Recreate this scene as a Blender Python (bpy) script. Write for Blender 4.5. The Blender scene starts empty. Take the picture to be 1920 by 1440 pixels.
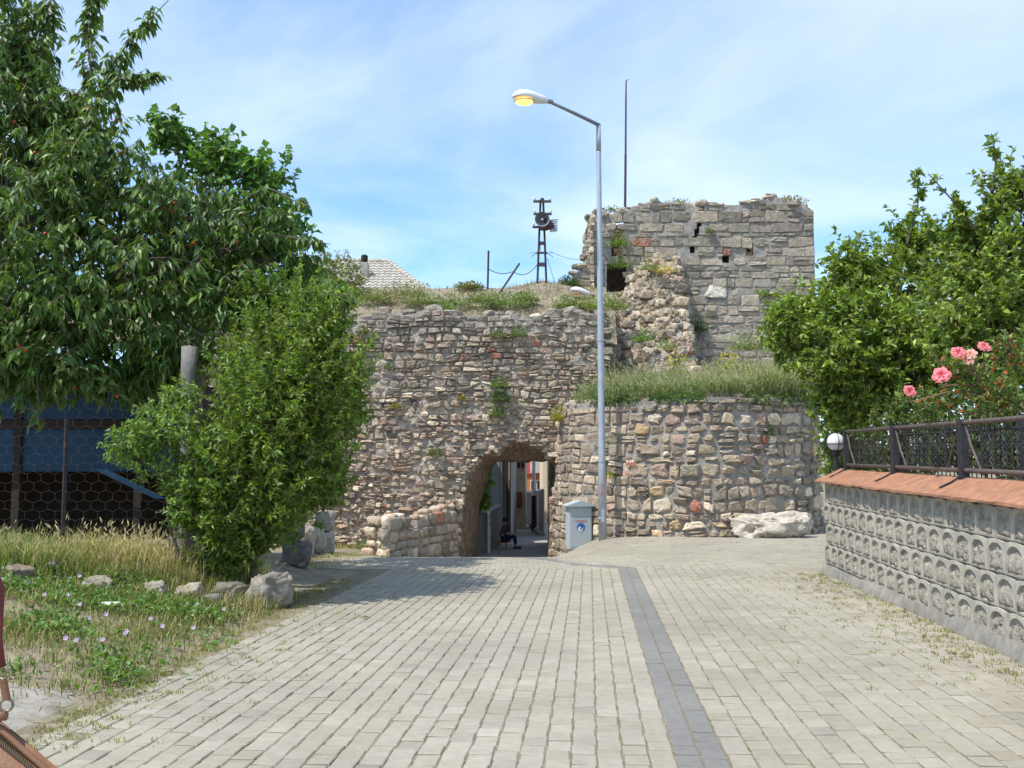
import bpy, bmesh, math, random
import numpy as np
from mathutils import Vector, Matrix
R = math.radians
S = bpy.context.scene
COL = S.collection
# ------------------------------------------------------------------ camera, sky, sun, exposure
CAMZ, FPX, PITCH = 1.67, 1800.0, math.atan(130/1800)
cam_d = bpy.data.cameras.new('camera'); cam_d.sensor_width = 36; cam_d.lens = 36*FPX/1920
cam_d.clip_start = 0.05; cam_d.clip_end = 3000
cam = bpy.data.objects.new('camera', cam_d); COL.objects.link(cam)
cam.location = (0, 0, CAMZ); cam.rotation_euler = (math.pi/2 + PITCH, 0, 0); S.camera = cam
SUN_AZ = math.atan2(0.83, 0.56); SUN_EL = R(60)          # light travels towards +x (right) and +y (away)
sx, sy = math.sin(SUN_AZ), math.cos(SUN_AZ)
w = bpy.data.worlds.new('World'); S.world = w; w.use_nodes = True
nt = w.node_tree; nt.nodes.clear()
out = nt.nodes.new('ShaderNodeOutputWorld'); bg = nt.nodes.new('ShaderNodeBackground')
sky = nt.nodes.new('ShaderNodeTexSky'); sky.sky_type = 'NISHITA'; sky.sun_disc = False
sky.sun_elevation = SUN_EL; sky.sun_rotation = math.atan2(-sx, -sy); sky.air_density = 1.0; sky.dust_density = 0.6; sky.ozone_density = 1.6
tc = nt.nodes.new('ShaderNodeTexCoord'); sep = nt.nodes.new('ShaderNodeSeparateXYZ')
nt.links.new(tc.outputs['Generated'], sep.inputs[0])
def wmath(op, a, b=None):
    n = nt.nodes.new('ShaderNodeMath'); n.operation = op
    for i, v in enumerate((a, b)):
        if v is None: continue
        if isinstance(v, (int, float)): n.inputs[i].default_value = v
        else: nt.links.new(v, n.inputs[i])
    return n.outputs[0]
zz = wmath('ADD', wmath('MAXIMUM', sep.outputs[2], 0.0), 0.16)
cx, cy = wmath('DIVIDE', sep.outputs[0], zz), wmath('DIVIDE', sep.outputs[1], zz)
cmb = nt.nodes.new('ShaderNodeCombineXYZ')
nt.links.new(wmath('ADD', wmath('MULTIPLY', cx, 0.62), wmath('MULTIPLY', cy, -0.28)), cmb.inputs[0])
nt.links.new(wmath('ADD', wmath('MULTIPLY', cy, 0.85), wmath('MULTIPLY', cx, 0.5)), cmb.inputs[1])
n1 = nt.nodes.new('ShaderNodeTexNoise'); n1.inputs['Scale'].default_value = 0.9; n1.inputs['Detail'].default_value = 7
n1.inputs['Roughness'].default_value = 0.55; n1.inputs['Distortion'].default_value = 0.5
nt.links.new(cmb.outputs[0], n1.inputs['Vector'])
rmp = nt.nodes.new('ShaderNodeValToRGB'); rmp.color_ramp.elements[0].position = 0.38; rmp.color_ramp.elements[1].position = 0.72
rmp.color_ramp.elements[0].color = (0.06, 0.06, 0.06, 1); rmp.color_ramp.elements[1].color = (0.95, 0.95, 0.95, 1)
nt.links.new(n1.outputs['Fac'], rmp.inputs[0])
tint = nt.nodes.new('ShaderNodeMixRGB'); tint.blend_type = 'MULTIPLY'; tint.inputs[0].default_value = 1; nt.links.new(sky.outputs[0], tint.inputs[1]); tint.inputs[2].default_value = (.82, 1.18, 1.5, 1)
mix = nt.nodes.new('ShaderNodeMixRGB'); nt.links.new(rmp.outputs[0], mix.inputs[0])
nt.links.new(tint.outputs[0], mix.inputs[1]); mix.inputs[2].default_value = (6.2, 6.9, 7.4, 1)
nt.links.new(mix.outputs[0], bg.inputs[0]); bg.inputs[1].default_value = 0.15
nt.links.new(bg.outputs[0], out.inputs[0])
sun_d = bpy.data.lights.new('sun', 'SUN'); sun_d.energy = 4.2; sun_d.angle = R(0.53); sun_d.color = (1.0, 0.955, 0.88)
sun = bpy.data.objects.new('sun', sun_d); COL.objects.link(sun); sun.location = (-20, -15, 40)
sdir = Vector((sx*math.cos(SUN_EL), sy*math.cos(SUN_EL), -math.sin(SUN_EL)))
sun.rotation_euler = sdir.to_track_quat('-Z', 'Y').to_euler()
vs = S.view_settings; vs.view_transform = 'Standard'; vs.look = 'None'; vs.gamma = 1; vs.use_curve_mapping = False; vs.exposure = 0.25
S.cycles.use_denoising = True
try: S.cycles.denoiser = 'OPENIMAGEDENOISE'
except Exception: pass
S.cycles.max_bounces = 8; S.cycles.transparent_max_bounces = 8

# ------------------------------------------------------------------ helpers
def W(px, py, Y):
    """world point seen at photograph pixel (px,py) at depth Y"""
    u, v = (px-960)/FPX, (720-py)/FPX
    dy, dz = math.cos(PITCH)-v*math.sin(PITCH), math.sin(PITCH)+v*math.cos(PITCH)
    t = Y/dy
    return np.array([u*t, Y, CAMZ+dz*t])
def proj(P):
    P = np.asarray(P, float); d = P-np.array([0, 0, CAMZ])
    c, s = math.cos(PITCH), math.sin(PITCH)
    zf = d[..., 1]*c+d[..., 2]*s; yu = -d[..., 1]*s+d[..., 2]*c
    zf = np.maximum(zf, 1e-3)
    return np.stack([960+FPX*d[..., 0]/zf, 720-FPX*yu/zf, zf], -1)
def _hash(ix, iy, iz, seed):
    h = (ix*374761393+iy*668265263+iz*2147483647+seed*1274126177) & 0xffffffff
    h = ((h ^ (h >> 13))*1274126177) & 0xffffffff
    return ((h ^ (h >> 16)) & 0xffff)/32767.5-1
def vn(P, seed=0):
    P = np.asarray(P, float); i = np.floor(P).astype(np.int64); f = P-i; f = f*f*(3-2*f)
    r = 0
    for a in (0, 1):
        for b in (0, 1):
            for c in (0, 1):
                wgt = (f[..., 0] if a else 1-f[..., 0])*(f[..., 1] if b else 1-f[..., 1])*(f[..., 2] if c else 1-f[..., 2])
                r = r+wgt*_hash(i[..., 0]+a, i[..., 1]+b, i[..., 2]+c, seed)
    return r
def fbm(P, seed=0, o=3):
    P = np.asarray(P, float); r = 0; a = 1.0
    for k in range(o): r = r+a*vn(P*(2**k), seed+k*17); a *= 0.5
    return r/1.75
def n2(x, y, seed=0, o=3):
    x, y = np.broadcast_arrays(np.asarray(x, float), np.asarray(y, float))
    return fbm(np.stack([x, y, np.full_like(x, seed*1.37+0.5)], -1), seed, o)
def sm(t): t = np.clip(t, 0, 1); return t*t*(3-2*t)

WL = {}
def tag(o, label=None, cat=None, group=None, kind=None):
    if label: o['label'] = label
    if cat: o['category'] = cat
    if group: o['group'] = group
    if kind: o['kind'] = kind
    return o
def thing(name, loc, label, cat, group=None):
    o = bpy.data.objects.new(name, None); COL.objects.link(o); o.location = tuple(loc); o.empty_display_size = 0.2
    WL[o] = np.array(loc, float); return tag(o, label, cat, group)
class MB:
    def __init__(s): s.V = []; s.F = []; s.C = []; s.n = 0
    def add(s, V, F, col=None):
        V = np.asarray(V, float).reshape(-1, 3)
        s.V.append(V)
        if isinstance(F, np.ndarray): s.F.append(F+s.n)
        else:
            by = {}
            for f in F: by.setdefault(len(f), []).append(f)
            for k in by: s.F.append(np.array(by[k], int)+s.n)
        if col is None: col = (1, 1, 1)
        c = np.asarray(col, float)
        s.C.append(np.broadcast_to(c, (len(V), 3)) if c.ndim == 1 else c)
        s.n += len(V); return s
    def box(s, lo, hi, col=None, M=None, bev=0):
        lo, hi = np.array(lo, float), np.array(hi, float)
        if bev:
            V = []; F = []
            for ax in range(3): pass
            x = [lo[0], lo[0]+bev, hi[0]-bev, hi[0]]; y = [lo[1], lo[1]+bev, hi[1]-bev, hi[1]]; z = [lo[2], lo[2]+bev, hi[2]-bev, hi[2]]
            bm = bmesh.new(); bmesh.ops.create_cube(bm, size=1)
            for v in bm.verts: v.co = Vector([(lo[i]+hi[i])/2+v.co[i]*(hi[i]-lo[i]) for i in range(3)])
            bmesh.ops.bevel(bm, geom=list(bm.edges), offset=bev, segments=1, affect='EDGES', profile=0.5)
            return s.bm(bm, col, M)
        V = np.array([[(lo, hi)[(i >> k) & 1][k] for k in range(3)] for i in range(8)])
        if M is not None: V = V @ np.array(M.to_3x3()).T+np.array(M.translation)
        F = [(0, 2, 3, 1), (4, 5, 7, 6), (0, 1, 5, 4), (2, 6, 7, 3), (0, 4, 6, 2), (1, 3, 7, 5)]
        return s.add(V, F, col)
    def bm(s, bm, col=None, M=None):
        bm.verts.ensure_lookup_table()
        V = np.array([v.co[:] for v in bm.verts]); F = [tuple(v.index for v in f.verts) for f in bm.faces]
        if M is not None: V = V @ np.array(M.to_3x3()).T+np.array(M.translation)
        bm.free(); return s.add(V, F, col)
    def tube(s, pts, rad, n=6, col=None, cap=True):
        pts = np.asarray(pts, float); m = len(pts)
        rad = np.broadcast_to(np.asarray(rad, float), (m,))
        d = np.gradient(pts, axis=0); d /= np.linalg.norm(d, axis=1)[:, None]+1e-9
        V = []
        up = np.array([0, 0, 1.0]) if abs(d[0][2]) < 0.9 else np.array([1.0, 0, 0])
        for i in range(m):
            a = np.cross(d[i], up); a /= np.linalg.norm(a)+1e-9; b = np.cross(d[i], a); up = np.cross(a, d[i]) if abs(np.dot(d[i], up)) < .98 else up
            for k in range(n):
                t = 2*math.pi*k/n; V.append(pts[i]+rad[i]*(math.cos(t)*a+math.sin(t)*b))
        F = [(i*n+k, i*n+(k+1) % n, (i+1)*n+(k+1) % n, (i+1)*n+k) for i in range(m-1) for k in range(n)]
        if cap and n > 2: F += [tuple(range(n))[::-1], tuple((m-1)*n+k for k in range(n))]
        return s.add(V, F, col)
    def lathe(s, prof, n=16, col=None, M=None, cap=True):
        V = []; m = len(prof)
        for r, z in prof:
            for k in range(n):
                t = 2*math.pi*k/n; V.append((max(r, 1e-4)*math.cos(t), max(r, 1e-4)*math.sin(t), z))
        V = np.array(V)
        F = [(i*n+k, i*n+(k+1) % n, (i+1)*n+(k+1) % n, (i+1)*n+k) for i in range(m-1) for k in range(n)]
        if cap: F += [tuple(range(n))[::-1], tuple((m-1)*n+k for k in range(n))]
        if M is not None: V = V @ np.array(M.to_3x3()).T+np.array(M.translation)
        return s.add(V, F, col)
    def prism(s, poly, ax, a, b, col=None):
        """polygon (2D list) extruded along axis ax from a to b; poly axes are the other two in order"""
        n = len(poly); V = []
        for t in (a, b):
            for p in poly:
                q = list(p); q.insert(ax, t); V.append(q)
        F = [tuple(range(n)), tuple(range(2*n-1, n-1, -1))]+[(i, (i+1) % n, n+(i+1) % n, n+i) for i in range(n)]
        return s.add(V, F, col)
    def build(s, name, mat, parent=None, origin=None, smooth=False, kind=None, label=None):
        V = np.concatenate(s.V); C = np.concatenate(s.C)
        lo, hi = V.min(0), V.max(0)
        if origin is None:
            origin = (lo+hi)/2
            if parent is None: origin[2] = lo[2]
        origin = np.asarray(origin, float)
        me = bpy.data.meshes.new(name)
        me.vertices.add(len(V)); me.vertices.foreach_set('co', (V-origin).ravel())
        loops = np.concatenate([f.ravel() for f in s.F]); tot = np.concatenate([np.full(len(f), f.shape[1]) for f in s.F])
        st = np.concatenate([[0], np.cumsum(tot)[:-1]])
        me.loops.add(len(loops)); me.loops.foreach_set('vertex_index', loops.astype(np.int32))
        me.polygons.add(len(tot)); me.polygons.foreach_set('loop_start', st.astype(np.int32))
        me.polygons.foreach_set('use_smooth', np.full(len(tot), smooth))
        a = me.attributes.new('Col', 'FLOAT_COLOR', 'POINT')
        a.data.foreach_set('color', np.concatenate([C, np.ones((len(C), 1))], 1).ravel().astype(np.float32))
        me.update(calc_edges=True); me.validate()
        me.materials.append(mat)
        o = bpy.data.objects.new(name, me); COL.objects.link(o)
        if parent is not None: o.parent = parent; o.location = tuple(origin-WL[parent])
        else: o.location = tuple(origin)
        WL[o] = origin
        if kind: o['kind'] = kind
        if label: o['label'] = label
        return o
def inst(o, parent, loc, name=None, rz=0, scale=None):
    c = o.copy(); COL.objects.link(c); c.parent = parent
    base = WL[parent] if parent is not None else 0
    c.location = tuple(np.asarray(loc, float)-base); c.rotation_euler = (0, 0, rz)
    if scale is not None: c.scale = scale
    WL[c] = np.asarray(loc, float); return c

# ------------------------------------------------------------------ materials
MATS = {}
def pm(name, color=(.5, .5, .5), rough=.8, metallic=0, var=.15, scale=6, bump=0, bscale=30, attr=False, trans=0, spec=.3,
       spots=None, spot_scale=3, spot_lo=.55, spot_hi=.7, emit=None, bdist=.02, coat=0, vor=0, vscale=12, lowvar=0):
    m = bpy.data.materials.new(name); m.use_nodes = True; t = m.node_tree; N = t.nodes; Lk = t.links; N.clear()
    o = N.new('ShaderNodeOutputMaterial'); p = N.new('ShaderNodeBsdfPrincipled')
    p.inputs['Roughness'].default_value = rough; p.inputs['Metallic'].default_value = metallic
    p.inputs['Specular IOR Level'].default_value = spec
    if coat: p.inputs['Coat Weight'].default_value = coat
    geo = N.new('ShaderNodeNewGeometry'); pos = geo.outputs['Position']
    if attr:
        a = N.new('ShaderNodeAttribute'); a.attribute_name = 'Col'; base = a.outputs['Color']
        if color is not None and tuple(color) != (1, 1, 1):
            mm = N.new('ShaderNodeMixRGB'); mm.blend_type = 'MULTIPLY'; mm.inputs[0].default_value = 1
            Lk.new(base, mm.inputs[1]); mm.inputs[2].default_value = (*color, 1); base = mm.outputs[0]
    else:
        c = N.new('ShaderNodeRGB'); c.outputs[0].default_value = (*color, 1); base = c.outputs[0]
    def noise(sc, det=5, r=.6):
        n = N.new('ShaderNodeTexNoise'); n.inputs['Scale'].default_value = sc; n.inputs['Detail'].default_value = det
        n.inputs['Roughness'].default_value = r; Lk.new(pos, n.inputs['Vector']); return n
    def vary(base, sc, v):
        n = noise(sc); mr = N.new('ShaderNodeMapRange'); mr.inputs['From Min'].default_value = .3; mr.inputs['From Max'].default_value = .7
        mr.inputs['To Min'].default_value = 1-v; mr.inputs['To Max'].default_value = 1+v; Lk.new(n.outputs['Fac'], mr.inputs['Value'])
        mx = N.new('ShaderNodeMixRGB'); mx.blend_type = 'MULTIPLY'; mx.inputs[0].default_value = 1
        Lk.new(base, mx.inputs[1]); Lk.new(mr.outputs[0], mx.inputs[2]); return mx.outputs[0]
    if var: base = vary(base, scale, var)
    if lowvar: base = vary(base, .6, lowvar)
    for sp in (spots or []):
        n = noise(sp[1], 6, .65); mr = N.new('ShaderNodeMapRange'); mr.inputs['From Min'].default_value = sp[2]; mr.inputs['From Max'].default_value = sp[3]
        mr.inputs['To Max'].default_value = sp[4]; Lk.new(n.outputs['Fac'], mr.inputs['Value'])
        mx = N.new('ShaderNodeMixRGB'); Lk.new(mr.outputs[0], mx.inputs[0]); Lk.new(base, mx.inputs[1]); mx.inputs[2].default_value = (*sp[0], 1); base = mx.outputs[0]
    Lk.new(base, p.inputs['Base Color'])
    if bump:
        n = noise(bscale, 6, .65); h = n.outputs['Fac']
        if vor:
            v = N.new('ShaderNodeTexVoronoi'); v.inputs['Scale'].default_value = vscale; Lk.new(pos, v.inputs['Vector'])
            ad = N.new('ShaderNodeMath'); ad.operation = 'MULTIPLY_ADD'; Lk.new(v.outputs['Distance'], ad.inputs[0]); ad.inputs[1].default_value = vor; Lk.new(h, ad.inputs[2]); h = ad.outputs[0]
        b = N.new('ShaderNodeBump'); b.inputs['Strength'].default_value = bump; b.inputs['Distance'].default_value = bdist
        Lk.new(h, b.inputs['Height']); Lk.new(b.outputs[0], p.inputs['Normal'])
    sh = p.outputs[0]
    if trans:
        tr = N.new('ShaderNodeBsdfTranslucent'); tm = N.new('ShaderNodeMixRGB'); tm.blend_type = 'MULTIPLY'; tm.inputs[0].default_value = 1
        Lk.new(base, tm.inputs[1]); tm.inputs[2].default_value = (1.5, 1.6, .6, 1); Lk.new(tm.outputs[0], tr.inputs[0])
        ms = N.new('ShaderNodeMixShader'); ms.inputs[0].default_value = trans; Lk.new(sh, ms.inputs[1]); Lk.new(tr.outputs[0], ms.inputs[2]); sh = ms.outputs[0]
    if emit:
        p.inputs['Emission Color'].default_value = (*emit[0], 1); p.inputs['Emission Strength'].default_value = emit[1]
    Lk.new(sh, o.inputs[0]); MATS[name] = m; return m
M_stone = pm('weathered_stone', (1.14, 1.12, 1.07), .92, var=.28, scale=9, bump=.55, bscale=26, attr=True, bdist=.05, vor=.5, vscale=16,
             spots=[((.13, .115, .1), 7, .62, .77, .45), ((.55, .515, .47), 5, .56, .70, .6)])
M_mortar = pm('old_mortar', (.43, .37, .30), .95, var=.35, scale=7, bump=.8, bscale=22, bdist=.05, vor=.5, vscale=14, lowvar=.15,
              spots=[((.16, .135, .105), 6, .6, .74, .5)])
M_cement = pm('grey_pointing', (.325, .295, .26), .95, var=.3, scale=6, bump=.6, bscale=30, bdist=.03, spots=[((.1, .09, .08), 4, .58, .72, .6)])
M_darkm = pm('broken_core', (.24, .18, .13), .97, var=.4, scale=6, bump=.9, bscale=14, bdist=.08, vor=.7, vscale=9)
M_paver = pm('concrete_paver', (1, 1, 1), .88, var=.09, scale=14, bump=.25, bscale=160, attr=True, bdist=.004, lowvar=.13,
             spots=[((.27, .25, .21), 2.2, .6, .78, .45), ((.2, .19, .16), 30, .66, .76, .4)])
M_joint = pm('joint_sand', (.25, .21, .14), .97, var=.35, scale=30, bump=.5, bscale=90, spots=[((.10, .115, .03), 5, .5, .66, .75)])
M_dirt = pm('dry_earth', (.26, .215, .15), .97, var=.3, scale=5, bump=.7, bscale=25, bdist=.03, lowvar=.15,
            spots=[((.36, .31, .24), 2.5, .55, .7, .7), ((.12, .12, .05), 3.5, .55, .7, .6)])
M_slab = pm('broken_concrete', (.33, .30, .25), .95, var=.25, scale=6, bump=.7, bscale=30, spots=[((.2, .16, .11), 5, .52, .68, .7)])
M_leaf = pm('leaf', (1.85, 1.68, 1.3), .45, var=.12, scale=20, attr=True, trans=.32, spec=.5)
M_grass = pm('grass_blade', (1.3, 1.3, 1.3), .6, var=.1, scale=9, attr=True, trans=.28, spec=.25)
M_petal = pm('petal', (1, 1, 1), .6, var=.08, scale=30, attr=True, trans=.3)
M_bark = pm('bark', (.16, .13, .105), .93, var=.3, scale=14, bump=.8, bscale=40, bdist=.02)
M_twig = pm('twig', (.25, .16, .10), .85, var=.2, scale=20)
M_logpost = pm('grey_weathered_wood', (.21, .195, .175), .92, var=.2, scale=9, bump=.6, bscale=35, spots=[((.12, .11, .1), 11, .58, .7, .7)])
M_galv = pm('galvanised_steel', (.42, .455, .49), .5, .35, var=.1, scale=6, bump=.05, bscale=60)
M_arm = pm('grey_arm_paint', (.22, .25, .28), .55, .2, var=.1)
M_lampw = pm('lamp_housing', (.78, .78, .74), .45, var=.06, scale=6)
M_lens = pm('lit_sodium_lens', (1, .55, .15), .3, var=0, emit=((1.0, .50, .10), 2.6))
M_lens2 = pm('lit_sodium_lens_far', (.6, .42, .25), .3, var=0, emit=((1.0, .42, .08), .12))
M_cab = pm('cabinet_paint', (.40, .445, .46), .55, var=.06, scale=3, bump=.05, bscale=20, spots=[((.3, .3, .28), 2, .6, .75, .4)])
M_blue = pm('blue_print', (.05, .17, .42), .5, var=.05)
M_white = pm('white_paint', (.78, .77, .74), .55, var=.05)
M_red = pm('red_print', (.55, .12, .09), .6, var=.1)
M_darkmetal = pm('dark_rusty_paint', (.04, .038, .042), .55, .3, var=.3, scale=12, spots=[((.15, .09, .06), 8, .55, .68, .8)])
M_railrust = pm('worn_rail_paint', (.14, .105, .09), .6, .3, var=.3, scale=12, spots=[((.06, .06, .07), 9, .52, .64, .8)])
M_iron = pm('brown_lattice_steel', (.075, .05, .055), .6, .2, var=.2)
M_horn = pm('horn_grey', (.52, .5, .46), .5, .1, var=.1)
M_hornin = pm('horn_inside', (.2, .22, .235), .5, .1, var=.1)
M_terra = pm('terracotta_coping', (.36, .175, .10), .9, var=.25, scale=9, bump=.3, bscale=50, lowvar=.12, spots=[((.22, .12, .085), 4, .52, .70, .7), ((.56, .42, .33), 26, .66, .76, .5)])
M_block = pm('cast_concrete_block', (.40, .365, .30), .9, var=.22, scale=6, bump=.25, bscale=70, lowvar=.1, spots=[((.2, .185, .155), 4, .54, .70, .65)])
M_panel = pm('rough_block_face', (.39, .35, .28), .95, var=.35, scale=16, bump=1, bscale=26, bdist=.04, spots=[((.52, .48, .4), 18, .56, .66, .8), ((.2, .17, .13), 22, .6, .7, .6)])
M_tarp = pm('blue_boards', (.009, .042, .085), .6, var=.12, scale=3)
M_darkwood = pm('dark_timber', (.035, .026, .02), .9, var=.3, scale=8)
M_conc = pm('alley_concrete', (.33, .31, .275), .93, var=.15, scale=3, bump=.2, bscale=30, lowvar=.15)
M_plgrey = pm('grey_render', (.32, .30, .265), .92, var=.12, scale=2, bump=.15, bscale=30, lowvar=.15)
M_beige = pm('stained_beige_render', (.42, .34, .24), .92, var=.2, scale=2, bump=.15, bscale=30, spots=[((.15, .11, .09), 2.5, .55, .7, .7)])
M_orange = pm('orange_render', (.62, .21, .085), .9, var=.06, scale=2)
M_pink = pm('red_render', (.55, .10, .10), .9, var=.06, scale=2)
M_cream = pm('cream_render', (.74, .64, .46), .9, var=.05, scale=2)
M_glass = pm('dark_window_glass', (.02, .022, .025), .12, var=0, spec=.5)
M_pipe = pm('pale_pipe', (.55, .56, .56), .5, var=.08)
M_lblue = pm('pale_blue_sheet', (.36, .44, .50), .6, var=.08)
M_fencew = pm('pale_boards', (.55, .47, .45), .85, var=.1, scale=5)
M_rust = pm('rust_red_box', (.2, .055, .035), .7, var=.2)
M_tile = pm('faded_roof_tile', (1, 1, 1), .9, attr=True, var=.15, scale=6, bump=.2, bscale=30)
M_cherry = pm('cherry_skin', (.55, .05, .02), .25, var=.1, spec=.5)
M_skin = pm('skin', (.5, .3, .21), .55, var=.04, spec=.35)
M_hair = pm('dark_hair', (.03, .02, .016), .6, var=.2, scale=30)
M_shirt = pm('cream_cloth', (.55, .5, .44), .9, var=.08, scale=20, bump=.1, bscale=120)
M_jeans = pm('blue_denim', (.06, .085, .14), .92, var=.15, scale=40, bump=.1, bscale=200)
M_purple = pm('purple_cloth', (.13, .075, .15), .9, var=.1)
M_navy = pm('dark_trousers', (.025, .03, .06), .9, var=.1)
M_shoe = pm('dark_shoe', (.03, .025, .022), .6, var=.1)
M_leather = pm('tan_leather', (.26, .125, .06), .45, var=.16, scale=9, bump=.25, bscale=90, spec=.45, spots=[((.18, .08, .04), 4, .55, .75, .6)])
M_strap = pm('oxblood_strap', (.16, .03, .022), .5, var=.1)
M_brass = pm('ring_metal', (.30, .25, .18), .4, .8, var=.1)
M_wire = pm('rusty_wire', (.12, .09, .07), .7, .3, var=.3, scale=10)
M_cable = pm('black_cable', (.03, .03, .035), .7, var=.1)
M_plasticor = pm('orange_plastic', (.5, .13, .04), .5, var=.05)
M_foot = pm('rough_footing', (.235, .22, .19), .95, var=.25, scale=6, bump=.6, bscale=30, spots=[((.17, .15, .12), 5, .52, .68, .6)])
M_globe = pm('white_globe', (.66, .66, .64), .35, var=.03)

# ------------------------------------------------------------------ terrain
SLX = .08                                            # paving runs towards x += .08 per metre
def g(x, y):
    x, y = np.broadcast_arrays(np.asarray(x, float), np.asarray(y, float))
    s = .022-.006*sm((x-1)/3.0)
    z = -s*y
    t = np.maximum(0, y-19.3); d = .118*(np.sqrt(t*t+.8)-np.sqrt(.8))
    wx = sm((2.5-x)/1.9)*(1-.55*sm((-2.2-x)/2.2))
    z = z-d*wx
    z = np.where(y > 24, np.maximum(z, -1.4-.010*(y-28)), z)
    edge = -3.0+.02*(y-8)
    bank = .14*np.clip(edge-x, 0, 3.2)*sm((18-y)/2.5)+.10*sm((edge-.5-x)/.3)*sm((y-(12.1+.44*np.clip(x+3.3, -3, 0)))/.5)*sm((17.5-y)/1.5)
    z = z+bank+np.where(x > 5.6, .25*sm((x-5.6)/.5), 0)*sm((15.6-y)/.6)
    return z
def gp(x, y): return float(g(x, y))
def grid_mesh(xs, ys, zf, mat, name, kind='structure', parent=None, smooth=True, mask=None, origin=None):
    X, Y = np.meshgrid(xs, ys); Z = zf(X, Y)
    V = np.stack([X, Y, Z], -1).reshape(-1, 3); nx, ny = len(xs), len(ys)
    i = np.arange(nx-1)[None, :]+nx*np.arange(ny-1)[:, None]
    F = np.stack([i, i+1, i+nx+1, i+nx], -1).reshape(-1, 4)
    if mask is not None:
        cxy = V[F].mean(1); F = F[mask(cxy[:, 0], cxy[:, 1])]
    mb = MB(); mb.add(V, F)
    return mb.build(name, mat, parent, smooth=smooth, kind=kind, origin=origin)
xs = np.unique(np.concatenate([np.linspace(-400, -40, 19), np.linspace(-40, -9, 32), np.arange(-9, 9.01, .25), np.linspace(9, 40, 32), np.linspace(40, 400, 19)]))
ys = np.unique(np.concatenate([np.linspace(-200, -4, 30), np.arange(-4, 36, .25), np.linspace(36, 80, 45), np.linspace(80, 600, 40)]))
def gz(x, y):
    inroad = (x > -2.72+.02*(y-8)) & (x < 5.1+.08*(y-8)) & (y < 26)
    far = sm((np.abs(x)-14)/20)+sm((y-70)/60); far = np.clip(far, 0, 1)
    return np.where(inroad, g(x, y)-.06, (g(x, y)+.03*n2(x*1.7, y*1.7, 3)-.01))*(1-far)+(-.6)*far
ground = grid_mesh(xs, ys, gz, M_dirt, 'ground', origin=(0, 0, 0))
# ------------------------------------------------------------------ road and pavers
rng = np.random.default_rng(7); rnd = random.Random(7)
CW, PL = .155, .20
def lft(y): return -3.05+.02*(y-8)
def rgt(y): return 4.46+SLX*(y-8.37)
road = thing('road', (0, 10, gp(0, 10)), None, None); tag(road, kind='structure')
U0 = .504
base = grid_mesh(np.arange(-4.6, 8.6, .2), np.arange(1.2, 27.6, .2), lambda x, y: g(x, y)-.009, M_joint, 'joint_bed', parent=road, kind=None,
                 mask=lambda x, y: (x > lft(y)-.1-(y > 17.3)*1.2) & (x < np.where(y < 15.6, rgt(y)+.15, 8.4)) & ~((y > 25.2) & (x > 1.5)))
pav = []
def paver(c, ang, l, wd, col, b=.007):
    ca, sa = math.cos(ang), math.sin(ang)
    P = []
    j = rng.uniform(-.0025, .0025, (4, 2))
    for k, (a, e) in enumerate(((-1, -1), (1, -1), (1, 1), (-1, 1))):
        P.append((a*wd/2+j[k, 0], e*l/2+j[k, 1]))
    V = []
    tx, ty, dz = rng.normal(0, .004), rng.normal(0, .004), rng.normal(0, .0018)
    for inset, z in ((0, -.025), (0, -b*.8), (b, 0)):
        for (px, py), (a, e) in zip(P, ((-1, -1), (1, -1), (1, 1), (-1, 1))):
            lx, ly = px-a*inset, py-e*inset
            x, y = c[0]+ca*lx-sa*ly, c[1]+sa*lx+ca*ly
            V.append((x, y, z+dz+tx*lx*4+ty*ly*4))
    V = np.array(V); V[:, 2] += g(V[:, 0], V[:, 1])
    F = [(8, 9, 10, 11)]
    for r in (0, 4): F += [(r+k, r+(k+1) % 4, r+4+(k+1) % 4, r+4+k) for k in range(4)]
    pav.append((V, F, col))
ang0 = -math.atan(SLX)
def pcol(dark, x, y):
    v = float(n2(x*.5, y*.35, 11))*.03
    if dark: c = np.array([.20, .19, .172])+v
    else:
        c = np.array([.322, .29, .224])+v+rng.normal(0, .011)
        if rng.random() < .03: c = c*.9+np.array([0, 0, .008])
        if rng.random() < .03: c = c*1.1
    return np.clip(c, .05, .8)
JY = 17.25
for i in range(-26, 48):
    off = (i % 2)*PL/2
    for j in range(5, int((JY-off)/PL)+1):
        y = j*PL+off
        uc = U0+(i+.5)*CW
        x = uc+SLX*y+(.003 if (j+i) % 2 else -.003)*(0 if i in (0, 1) else 1)
        if x < lft(y)+rng.uniform(-.12, .16)*1.0 or x > (rgt(y)-.02 if y < 15.75 else 8.2): continue
        if x < lft(y)+.5 and rng.random() < .06: continue
        l = PL-.014
        paver((x, y), ang0+rng.normal(0, .006)+(rng.normal(0, .05) if x < lft(y)+.4 else 0), l, CW-.012, pcol(i in (0, 1), x, y))
band = np.array([(1.95, 17.2), (1.35, 18.0), (.55, 19.3), (-.2, 20.8), (-.8, 22.5)])
def dband(x, y):
    best = 9
    for a, b in zip(band[:-1], band[1:]):
        d = b-a; t = np.clip(np.dot((x-a[0], y-a[1]), d)/np.dot(d, d), 0, 1); best = min(best, math.hypot(x-a[0]-t*d[0], y-a[1]-t*d[1]))
    return best
for r in range(int((26.8-JY)/CW)):
    y = JY+(r+.5)*CW
    for k in range(-24, 46):
        x = k*PL+(r % 2)*PL/2
        if x < lft(y)-1.0+rng.uniform(-.1, .2) or x > 8.2 or (x > rgt(y)-.02 and y < 15.7): continue
        if y > 25.0 and x > 1.4: continue
        paver((x, y), math.pi/2+rng.normal(0, .005), PL-.008, CW-.009, pcol(dband(x, y) < .16, x, y))
cen = np.array([p[0][8:].mean(0) for p in pav]); pp = proj(cen)
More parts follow.
